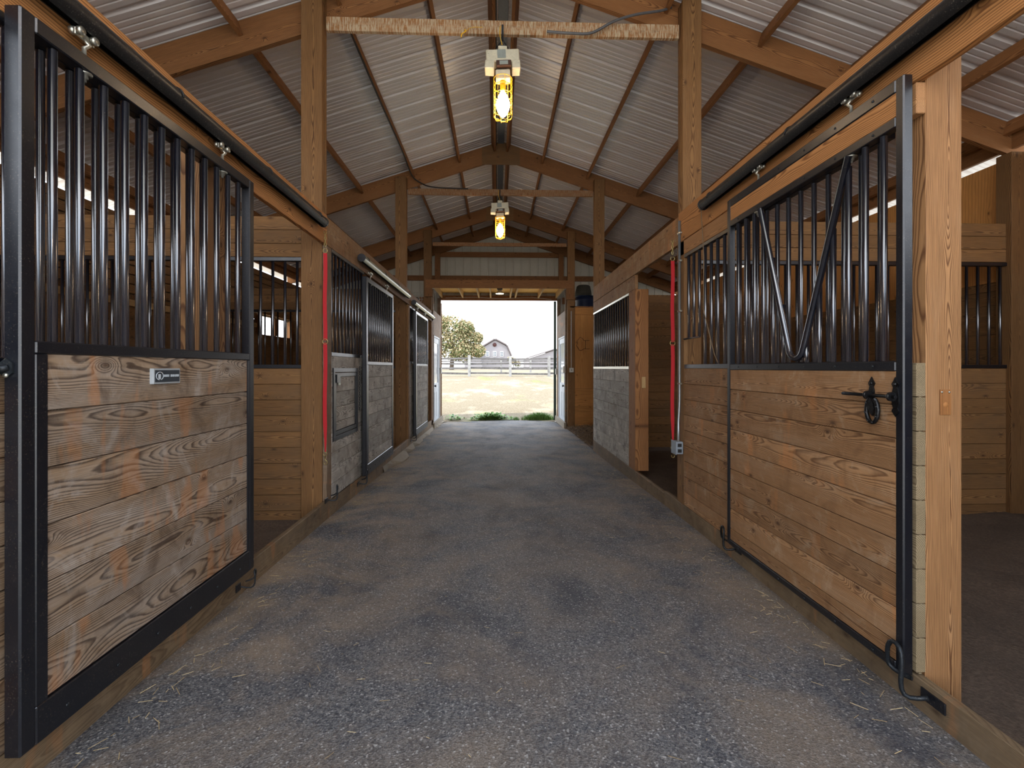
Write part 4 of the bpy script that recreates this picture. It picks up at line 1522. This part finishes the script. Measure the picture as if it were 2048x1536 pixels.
# vestibule ceiling
m = MB()
m.bb(OX0 - 0.02, OX1 + 0.05, YV, YEND - 0.02, 3.40, 3.415, 0.001, 0)
M['ply2'] = wood('yellow_plywood', (240, 192, 112), (214, 158, 84), 0.0, contrast=0.5, knots=0.4, ring=0.03)
struct(m, 'ceiling_vestibule', M['ply2'], 'yellow plywood ceiling of the end vestibule')
for i, x in enumerate((OX0 + 0.02, -0.93, -0.49, -0.17, 0.36, 0.50, 1.13, OX1 + 0.02)):
    tag(MB().bb(x - 0.019, x + 0.019, YV, YEND - 0.08, 3.25, 3.398, 0.002, 1).build('ceiling_joist', M['pale']), '%s ceiling joist from the left in the end vestibule' % ('first', 'second', 'third', 'fourth', 'fifth', 'sixth', 'seventh', 'last')[i], 'joist', 'vestibule joists')
beam_thing('door_lintel', 'brown lintel board over the outer end opening', 'beam', M['beam'], (OX0 - 0.05, OX1 + 0.05, YEND - 0.07, YEND - 0.005, 3.19, 3.32))

# vestibule side walls with white entry doors
for sgn, side, X in ((-1, 'left', -1.53), (1, 'right', 1.652)):
    a, b = (X - 0.09, X) if sgn < 0 else (X, X + 0.09)
    m = MB()
    dy0, dy1 = 11.45, 12.45
    m.bb(a, b, YV + 0.12, dy0 - 0.05, -0.12, 2.74, 0.002, 2)
    m.bb(a, b, dy1 + 0.05, YEND - 0.02, -0.12, 2.74, 0.002, 2)
    m.bb(a, b, dy0 - 0.05, dy1 + 0.05, 2.14, 2.74, 0.002, 2)
    m.bb(a, b, YEND - 0.12, YEND - 0.02, 2.742, 3.24, 0.002, 2)
    m.bb(a, b, YV + 0.12, YV + 0.19, 2.742, 3.24, 0.002, 2)
    struct(m, 'wall_vestibule_' + side, M['front_wood' if side == 'left' else 'front_wood'], 'weathered plywood %s side wall of the end vestibule' % side)
    dr = MB()
    xc0, xc1 = (X - 0.045, X - 0.005) if sgn < 0 else (X + 0.005, X + 0.045)
    dr.bb(xc0, xc1, dy0, dy1, -0.06, 0.96, 0.003)
    dr.bb(xc0, xc1, dy0, dy1, 1.96, 2.09, 0.003)
    dr.bb(xc0, xc1, dy0, dy0 + 0.13, 0.96, 1.96, 0.003)
    dr.bb(xc0, xc1, dy1 - 0.13, dy1, 0.96, 1.96, 0.003)
    n = 1 if side == 'left' else 2
    d = dr.build('door_%d' % n, M['white'])
    tag(d, 'white half-glazed entry door in the %s wall of the end vestibule' % side, 'door', kind='structure')
    xm = (xc0 + xc1) / 2
    MB().bb(xm - 0.004, xm + 0.004, dy0 + 0.131, dy1 - 0.131, 0.961, 1.959, 0.001).build('pane', M['glass'], d)
    q = MB()
    fx = xc1 if sgn < 0 else xc0
    for (p0, p1) in ((dy0 + 0.14, dy0 + 0.46), (dy1 - 0.46, dy1 - 0.14)):
        q.bb(min(fx, fx - sgn * 0.006), max(fx, fx - sgn * 0.006), p0, p1, 0.12, 0.74, 0.002)
    q.build('raised_panel', M['white'], d)
    MB().lathe((fx, dy0 + 0.08, 0.90), [(0.0, -sgn * 0.055), (0.026, -sgn * 0.05), (0.028, -sgn * 0.035), (0.012, -sgn * 0.02), (0.022, 0.0)], 14, 'x').build('door_knob', M['iron'], d)
    fr = MB()
    e0, e1 = (X - 0.09, X + 0.012) if sgn < 0 else (X - 0.012, X + 0.09)
    fr.bb(e0, e1, dy0 - 0.05, dy0 - 0.002, -0.1, 2.13, 0.003)
    fr.bb(e0, e1, dy1 + 0.002, dy1 + 0.05, -0.1, 2.13, 0.003)
    fr.bb(e0, e1, dy0 - 0.002, dy1 + 0.002, 2.092, 2.13, 0.003)
    fr.build('door_frame', M['white'], d)
    m = MB().bb(*( (X, X + 0.05) if sgn < 0 else (X - 0.05, X)), YV - 0.02, YEND, -0.12, 0.03, 0.003, 1)
    tag(m.build('trim_%d' % (12 if sgn < 0 else 13), M['concrete']), 'pale sill along the foot of the %s vestibule wall' % side, 'trim', kind='structure')
beam_thing('door_edge_trim', 'dark green metal upright on the right edge of the outer opening', 'trim piece', M['green'], (1.575, 1.64, YEND + 0.02, YEND + 0.10, -0.1, 3.19))
beam_thing('door_edge_trim', 'slim brown upright on the left edge of the outer opening', 'trim piece', M['post'], (-1.575, -1.52, YEND + 0.02, YEND + 0.08, -0.1, 3.12))
# flood light in the vestibule
t = thing('flood_lamp', 'small flood lamp fixed under the vestibule ceiling', 'lamp', (0.06, 11.9, 3.3))
MB().bb(0.0, 0.14, 11.86, 11.96, 3.32, 3.40, 0.004).build('mount_box', M['iron'], t)
MB().lathe((0.07, 11.91, 3.22), [(0.04, 0.1), (0.05, 0.08), (0.11, 0.01), (0.115, 0.0), (0.1, 0.0)], 18).build('shade', M['lampwhite'], t)
MB().lathe((0.07, 11.91, 3.222), [(0.0, 0.0), (0.095, 0.002)], 18).build('lens', M['flood'], t)
m = MB().tube(catpts([(0.14, 11.9, 3.36), (0.25, 11.92, 3.38), (0.42, 11.93, 3.37)]), 0.007, 6)
m.build('cord', M['dark'], t)
m = MB().tube(catpts([(1.5, 12.86, 3.22), (0.9, 12.86, 3.27), (0.1, 12.86, 3.24), (-0.6, 12.86, 3.27), (-1.4, 12.86, 3.25)]), 0.006, 6)
tag(m.build('lintel_cable', M['whitebox']), 'pale cable strung along the lintel of the outer opening', 'cable')

# boxes on posts
t = thing('light_switch', 'white light switch box under a thin conduit on the right post at the vestibule', 'switch', (1.78, YV - 0.06, 1.29))
MB().bb(1.73, 1.83, YV - 0.05, YV - 0.006, 1.235, 1.345, 0.004).build('switch_box', M['whitebox'], t)
MB().bb(1.773, 1.787, YV - 0.058, YV - 0.05, 1.275, 1.305, 0.001).build('toggle', M['dark'], t)
MB().tube([(1.775, YV - 0.02, 1.345), (1.775, YV - 0.02, 2.70)], 0.010, 8).build('conduit', M['whitebox'], t)
for (x0, x1, y, z, l) in ((1.60, 1.65, 11.30, 1.31, 'white box on the right vestibule wall beside the near door edge'), (1.60, 1.65, 12.78, 1.25, 'white box on the right vestibule wall by the outer opening'), (-1.528, -1.48, 12.6, 1.28, 'white box on the left vestibule wall by the outer opening')):
    m = MB().bb(x0, x1, y, y + 0.09, z - 0.09, z + 0.07, 0.004)
    tag(m.build('electrical_box', M['whitebox']), l, 'electrical box')

# tack room fronts at Y = 11.2
m = MB()
planks(m, 'x', 1.87, RX, YV + 0.02, YV + 0.058, -0.15, 0.85, 0.14)
m.bb(1.87, 2.30, YV + 0.02, YV + 0.04, 0.852, 2.62, 0.001, 2)
m.bb(2.303, 3.5, YV + 0.02, YV + 0.04, 0.852, 2.62, 0.001, 2)
m.bb(3.503, RX, YV + 0.02, YV + 0.04, 0.852, 2.62, 0.001, 2)
m.bb(1.87, RX, YV + 0.0, YV + 0.06, 2.622, 2.79, 0.002, 0)
struct(m, 'wall_tack_right', M['ply'], 'orange plywood front wall of the right tack room')
m = MB()
planks(m, 'x', LX, -1.745, YV + 0.02, YV + 0.058, -0.15, 2.70, 0.14)
struct(m, 'wall_tack_left', M['inner'], 'brown plank wall closing the last left stall')
m = MB()
m.bb(1.75, RX, YV, YEND - 0.05, 2.792, 2.82, 0.001, 0)
tag(m.build('ceiling_tack_right', M['beam']), 'loft boards over the right tack room', 'ceiling', kind='structure')
m = MB()
m.bb(LX, -1.63, YV, YEND - 0.05, 2.792, 2.82, 0.001, 0)
tag(m.build('ceiling_tack_left', M['beam']), 'loft boards over the left tack room', 'ceiling', kind='structure')
# barrel and canvas on the right loft
t = thing('blue_barrel', 'dark blue plastic barrel on the loft right of the doorway', 'barrel', (2.2, 11.75, 2.82))
MB().lathe((2.2, 11.75, 2.82), [(0.0, 0.0), (0.21, 0.0), (0.225, 0.03), (0.23, 0.2), (0.24, 0.21), (0.23, 0.22), (0.22, 0.30), (0.0, 0.30)], 20).build('body', M['bucket'], t)
MB().lathe((2.2, 11.75, 3.122), [(0.0, 0.0), (0.23, 0.0), (0.23, 0.02), (0.0, 0.02)], 20).build('rim', M['bucket'], t)
m = MB().lathe((2.17, 11.75, 3.144), [(0.0, 0.0), (0.21, 0.0), (0.20, 0.1), (0.17, 0.24), (0.13, 0.27), (0.0, 0.28)], 16)
tag(m.build('canvas_bundle', M['drab']), 'drab olive bundle sitting on top of the blue barrel', 'bundle')
# clutter on left loft: box fan
t = thing('box_fan', 'round wire fan resting on the loft left of the doorway box', 'fan', (-1.95, 11.6, 2.82))
m = MB()
for r in (0.06, 0.12, 0.18):
    m.tube([(-1.95 + r * math.cos(a), 11.55, 3.02 + r * math.sin(a)) for a in [2 * PI * q / 20 for q in range(20)]], 0.005, 6, closed=True)
for q in range(8):
    a = PI * q / 4
    m.tube([(-1.95, 11.55, 3.02), (-1.95 + 0.18 * math.cos(a), 11.55, 3.02 + 0.18 * math.sin(a))], 0.004, 6)
m.build('grille', M['zinc'], t)
MB().cyl((-1.95, 11.58, 3.02), (-1.95, 11.68, 3.02), 0.05, 14).build('motor', M['dark'], t)
MB().bb(-2.1, -1.8, 11.54, 11.7, 2.822, 2.84).build('foot', M['dark'], t)

# dark painted wire outline of a horse-head hook rail on plywood wall
P = [(2.22, 2.0), (2.08, 2.0), (2.05, 2.05), (1.99, 2.08), (1.96, 2.03), (1.92, 2.0), (1.93, 1.93), (1.90, 1.88), (1.94, 1.83), (1.97, 1.77), (2.03, 1.76), (2.08, 1.80), (2.22, 1.80)]
m = MB().tube([(x, YV - 0.0 + 0.012, z) for x, z in P], 0.005, 6)
m.tube([(2.12, YV + 0.012, 2.0), (2.12, YV + 0.012, 1.80)], 0.005, 6)
tag(m.build('wire_wall_rack', M['iron']), 'thin black wire rack outline on the orange plywood wall', 'rack')

# hay pile on the right floor before tack room
def bits(name, label, cat, n, xr, yr, zf, ln, mat, up=0.0, kind='stuff', th=0.0022):
    m = MB()
    for i in range(n):
        x, y = xr(), yr()
        a = R.random() * 2 * PI
        L = R.uniform(*ln)
        tilt = R.uniform(-up, up)
        z = zf(x, y)
        d = Vector((math.cos(a), math.sin(a), math.sin(tilt))) * L / 2
        p = Vector((x, y, z + th + abs(d.z)))
        s_ = Vector((-math.sin(a), math.cos(a), 0)) * th
        u = Vector((0, 0, th * 0.8))
        b = len(m.v)
        rn = m.rnd()
        for q in (p - d - s_, p + d - s_, p + d + s_, p - d + s_, p - d + u, p + d + u):
            m.v.append(q)
        for f in ((0, 1, 5, 4), (2, 3, 4, 5), (0, 4, 3), (1, 2, 5)):
            m.face([b + j for j in f], [(0, 0, 0)] * len(f), rn)
    return tag(m.build(name, mat), label, cat, kind=kind)


hz = lambda x, y: fz(y) - 0.02 + 0.11 * max(0, 1 - ((x - 2.1) / 0.55) ** 2) * max(0, min(1, (y - 8.3) / 0.6))
bits('hay_pile', 'scattered old brown hay on the floor before the right tack room', 'hay', 5200, lambda: R.uniform(1.66, 2.7), lambda: R.uniform(8.4, 11.1), lambda x, y: R.uniform(fz(y) - 0.01, max(fz(y), hz(x, y))), (0.04, 0.14), M['hay'], 0.6, th=0.004)
def xe():
    s_ = 1 if R.random() < 0.5 else -1
    return XC + s_ * (1.5 - abs(R.gauss(0, 0.12)))
bits('straw_bits', 'loose straw bits scattered along the edges of the aisle floor', 'straw', 650, xe, lambda: R.uniform(0.9, 9), lambda x, y: fz(y) + 0.006, (0.015, 0.06), M['straw'], 0.15, th=0.0012)
bits('straw_flecks', 'sparse straw flecks on the middle of the aisle floor', 'straw', 220, lambda: R.uniform(-1.3, 1.4), lambda: R.uniform(0.9, 7), lambda x, y: fz(y) + 0.010, (0.01, 0.045), M['straw'], 0.1, th=0.001)

# ------------------------------------------------------------------ outdoors
def fence_line(label, y0, y1, xs, h, rails_z, zbase=None):
    t = thing('board_fence', label, 'fence', (0, y0, gz(0, y0)), 'paddock fences')
    for i, x in enumerate(xs):
        f = (x - xs[0]) / (xs[-1] - xs[0])
        y = y0 + (y1 - y0) * f
        z = gz(x, y)
        MB().bb(x - 0.09, x + 0.09, y - 0.07, y + 0.07, z - 0.2, z + h + R.uniform(-0.04, 0.06), 0.01, 2).build('fence_post', M['fence'], t)
    for i in range(len(xs) - 1):
        xa, xb = xs[i], xs[i + 1]
        ya = y0 + (y1 - y0) * (xa - xs[0]) / (xs[-1] - xs[0])
        yb = y0 + (y1 - y0) * (xb - xs[0]) / (xs[-1] - xs[0])
        for rz in rails_z:
            za = gz(xa, ya) + rz + R.uniform(-0.03, 0.03)
            zb = gz(xb, yb) + rz + R.uniform(-0.03, 0.03)
            d = Vector((xb - xa, yb - ya, zb - za))
            c = Vector(((xa + xb) / 2, (ya + yb) / 2 + 0.09, (za + zb) / 2))
            rot = Matrix.Rotation(math.atan2(d.y, d.x), 3, 'Z') @ Matrix.Rotation(-math.atan2(d.z, math.hypot(d.x, d.y)), 3, 'Y')
            MB().box(c, (d.length + 0.05, 0.035, 0.12), rot, 0.004, 0).build('fence_rail', M['rail'], t)


fence_line('silvered four-board paddock fence in the middle distance', 31.0, 30.0, [-9.3, -6.8, -4.3, -1.8, 0.86, 3.36, 5.9, 8.4], 1.32, (0.18, 0.52, 0.82, 1.13))
fence_line('second board fence farther back beyond the first', 46.0, 44.0, [-11, -8, -5.5, -2.6, 0.4, 3.2, 6.0, 9, 12], 1.25, (0.45, 1.08))

# gambrel barn, 120 m
def at(px, py, Y):
    u = (px - 1024) / F
    v = (736 - py) / F
    c, s_ = math.cos(TH), math.sin(TH)
    dx, dy = c * u + s_, c - s_ * u
    t = Y / dy
    return (dx * t, CAMH + v * t)


Yb = 120.0
P2 = [(955, 735), (955, 713), (966, 693.5), (990, 679), (1013, 691), (1022, 712), (1022, 735)]
pl_ = [at(a, b, Yb) for a, b in P2]
t = thing('gambrel_barn', 'pale grey gambrel-roofed barn with three windows and a round vent beyond the fence', 'barn', (at(989, 735, Yb)[0], Yb, 0.9))
MB().prism([(x, Yb, z - (0.15 if 0 < i < 6 else 1.5)) for i, (x, z) in enumerate(pl_)], (0, 16, 0)).build('barn_body', M['barnwall'], t)
m = MB()
for i in range(1, 5):
    a, b = Vector((pl_[i][0], 0, pl_[i][1])), Vector((pl_[i + 1][0], 0, pl_[i + 1][1]))
    d = (b - a).normalized()
    nn = Vector((-d.z, 0, d.x))
    if nn.z < 0:
        nn = -nn
    w = 0.32
    m.prism([(a.x, Yb - 0.5, a.z), (b.x, Yb - 0.5, b.z), (b.x + nn.x * w, Yb - 0.5, b.z + nn.z * w), (a.x + nn.x * w, Yb - 0.5, a.z + nn.z * w)], (0, 17, 0))
m.build('barn_roof', M['barnroof'], t)
vx, vz = at(989.3, 689.5, Yb)
MB().lathe((vx, Yb - 0.05, vz), [(0.0, -0.1), (0.5, -0.1), (0.5, 0.1)], 18, 'y').build('round_vent', M['barnvent'], t)
for px_ in (975, 989.5, 1003.5):
    x, z = at(px_, 708, Yb)
    w = MB().bb(x - 0.45, x + 0.45, Yb - 0.12, Yb - 0.02, z - 0.65, z + 0.65, 0.01).build('window', M['barntrim'], t)
    m = MB()
    for sx in (-0.17, 0.17):
        for sz in (-0.27, 0.27):
            m.bb(x + sx - 0.13, x + sx + 0.13, Yb - 0.14, Yb - 0.121, z + sz - 0.22, z + sz + 0.22, 0.002)
    m.build('pane', M['barnglass'], w)
x, z = at(946, 718, 118)
m = MB().prism([(at(930, 712, 118)[0], 116, at(930, 712, 118)[1]), (at(960, 712, 118)[0], 116, at(960, 699, 118)[1]), (at(966, 725, 118)[0], 116, 1.0), (at(930, 725, 118)[0], 116, 1.0)], (0, 2, 0))
tag(m.build('lean_to_shed', M['barnwall']), 'low pale shed attached to the left of the gambrel barn', 'shed')
Yb2 = 85.0
Q = [(1058, 735), (1058, 716), (1110, 699), (1160, 716), (1160, 735)]
q_ = [at(a, b, Yb2) for a, b in Q]
t = thing('gable_barn', 'low pale barn with a gently sloping roof at the right of the doorway view', 'barn', (q_[2][0], Yb2, 0.9))
MB().prism([(x, Yb2, z - (0.1 if 0 < i < 4 else 1.0)) for i, (x, z) in enumerate(q_)], (0, 18, 0)).build('barn_body', M['barnwall'], t)
m = MB()
for i in (1, 2):
    a, b = q_[i], q_[i + 1]
    m.prism([(a[0], Yb2 - 0.3, a[1]), (b[0], Yb2 - 0.3, b[1]), (b[0], Yb2 - 0.3, b[1] + 0.2), (a[0], Yb2 - 0.3, a[1] + 0.2)], (0, 18.5, 0))
m.build('barn_roof', M['barnroof'], t)


def tree(label, cx, cy, base, blobs, n, ls, trunk_h, seed, tr=0.35):
    rr = random.Random(seed)
    t = thing('tree', label, 'tree', (cx, cy, base))
    m = MB().tube([(cx, cy, base), (cx + 0.2, cy, base + trunk_h * 0.6), (cx, cy, base + trunk_h)], [tr, tr * 0.75, tr * 0.4], 8)
    for k in range(6):
        bb_ = blobs[k % len(blobs)]
        m.tube([(cx, cy, base + trunk_h * 0.55), (cx + bb_[0] * 0.5, cy + bb_[1] * 0.5, base + (trunk_h * 0.6 + bb_[2]) * 0.5), (cx + bb_[0], cy + bb_[1], base + bb_[2])], [tr * 0.5, tr * 0.3, tr * 0.1], 6)
    m.build('trunk', M['bark'], t)
    m = MB()
    for i in range(n):
        b = blobs[rr.randrange(len(blobs))]
        while True:
            v = Vector((rr.uniform(-1, 1), rr.uniform(-1, 1), rr.uniform(-1, 1)))
            if 0.35 < v.length < 1:
                break
        p = Vector((cx + b[0] + v.x * b[3], cy + b[1] + v.y * b[3], base + b[2] + v.z * b[3] * 0.85))
        a = Vector((rr.uniform(-1, 1), rr.uniform(-1, 1), rr.uniform(-1, 1))).normalized()
        c = a.cross(Vector((rr.uniform(-1, 1), rr.uniform(-1, 1), rr.uniform(-1, 1)))).normalized()
        L = ls * rr.uniform(0.6, 1.3)
        i0 = len(m.v)
        for q in (p - a * L, p + c * L * 0.6, p + a * L, p - c * L * 0.6):
            m.v.append(q)
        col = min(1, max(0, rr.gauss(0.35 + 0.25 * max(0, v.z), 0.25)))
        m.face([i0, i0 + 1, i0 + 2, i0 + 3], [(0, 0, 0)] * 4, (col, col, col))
    m.build('crown', M['crown'], t)


bx0, _ = at(903, 735, 70)
blobs = [(-2.4, 0, 4.2, 2.6), (0.2, 0, 6.2, 2.3), (0.4, 0, 3.6, 2.6), (-2.0, 0, 7.0, 2.0), (2.8, 0.5, 4.4, 1.9), (2.0, 0, 6.2, 1.5), (3.9, 0, 2.9, 1.2), (-4.5, 0, 5.5, 2.5), (1.7, -0.5, 2.6, 1.8), (3.8, 0, 4.9, 0.9)]
tree('large green and russet leafy tree at the left of the doorway view', bx0, 70, 1.0, blobs, 15000, 0.17, 5.5, 5)
bx1, _ = at(1026, 735, 100)
tree('small distant tree between the two barns', bx1, 100, 1.0, [(0, 0, 1.9, 0.9), (1.0, 0, 1.3, 0.9), (-0.6, 0, 2.2, 0.7)], 900, 0.16, 1.6, 8, 0.1)

# weeds at the threshold
def weed(label, cx, cy, w, h, n, seed, blade=False):
    rr = random.Random(seed)
    t = MB()
    for i in range(n):
        x = cx + rr.gauss(0, w * 0.42)
        x = max(cx - w, min(cx + w, x))
        y = cy + rr.uniform(-0.12, 0.25)
        hh = h * rr.uniform(0.4, 1.0) * (1 - 0.4 * abs(x - cx) / w)
        rn = t.rnd()
        a = rr.random() * 2 * PI
        lean = Vector((math.cos(a), math.sin(a), 0))
        side = Vector((-math.sin(a), math.cos(a), 0))
        z0 = -0.15
        if blade:
            P = [Vector((x, y, z0)) + lean * (hh * 0.5 * f * f) + Vector((0, 0, hh * f)) for f in (0, 0.35, 0.7, 1.0)]
            W = [0.006, 0.006, 0.004, 0.0005]
        else:
            base = Vector((x, y, z0 + hh * rr.uniform(0.2, 0.85)))
            L = 0.09 * rr.uniform(0.6, 1.2)
            up = rr.uniform(-0.1, 0.6)
            P = [base + (lean + Vector((0, 0, up))) * (L * f) for f in (0, 0.35, 0.7, 1.0)]
            W = [0.003, 0.028, 0.022, 0.001]
        b = len(t.v)
        for p, ww in zip(P, W):
            t.v.append(p - side * ww)
            t.v.append(p + side * ww)
        for k in range(3):
            i0 = b + 2 * k
            t.face([i0, i0 + 1, i0 + 3, i0 + 2], [(0, 0, 0)] * 4, rn, True)
        if not blade and i % 6 == 0:
            t.tube([(x, y, z0), tuple(P[0])], 0.003, 5)
    return t


tag(weed('', -0.16, 13.25, 0.55, 0.30, 900, 3).build('weed_patch', M['leaf']), 'broad clump of leafy green weeds at the middle of the threshold', 'weeds', kind='stuff')
tag(weed('', -1.2, 13.3, 0.30, 0.22, 110, 4).build('weed_patch', M['leaf']), 'small leafy weed at the left of the threshold', 'weeds', kind='stuff')
tag(weed('', 1.2, 13.3, 0.5, 0.26, 1600, 5, True).build('grass_patch', M['grass']), 'tuft of long green grass at the right of the threshold', 'grass', kind='stuff')
tag(weed('', 0.54, 13.3, 0.12, 0.12, 160, 6, True).build('grass_patch', M['grass']), 'short thin grass between the weeds and the long tuft', 'grass', kind='stuff')

# ------------------------------------------------------------------ light
w = bpy.data.worlds.new('world')
SC.world = w
w.use_nodes = True
nt = w.node_tree
nt.nodes.clear()
wo = nt.nodes.new('ShaderNodeOutputWorld')
bg = nt.nodes.new('ShaderNodeBackground')
tc = nt.nodes.new('ShaderNodeTexCoord')
sp = nt.nodes.new('ShaderNodeSeparateXYZ')
cr = nt.nodes.new('ShaderNodeValToRGB')
nt.links.new(tc.outputs['Generated'], sp.inputs[0])
nt.links.new(sp.outputs[2], cr.inputs[0])
cr.color_ramp.elements[0].position = 0.0
cr.color_ramp.elements[0].color = (0.96, 0.97, 1.0, 1)
cr.color_ramp.elements[1].position = 0.9
cr.color_ramp.elements[1].color = (0.62, 0.78, 1.0, 1)
nt.links.new(cr.outputs[0], bg.inputs[0])
bg.inputs[1].default_value = 2.4
nt.links.new(bg.outputs[0], wo.inputs[0])
sd = bpy.data.lights.new('sun', 'SUN')
sd.energy = 2.6
sd.angle = math.radians(0.6)
sd.color = (1.0, 0.95, 0.86)
so = bpy.data.objects.new('sun', sd)
COL.objects.link(so)
dirv = Vector((-0.62, -0.25, 0.85))
so.rotation_euler = dirv.to_track_quat('Z', 'Y').to_euler()
so.location = (-20, -10, 30)


def portal(name, loc, rot, sx, sy):
    l = bpy.data.lights.new(name, 'AREA')
    l.shape = 'RECTANGLE'
    l.size = sx
    l.size_y = sy
    l.cycles.is_portal = True
    o = bpy.data.objects.new(name, l)
    o.location = loc
    o.rotation_euler = rot
    COL.objects.link(o)


SC.view_settings.use_curve_mapping = False
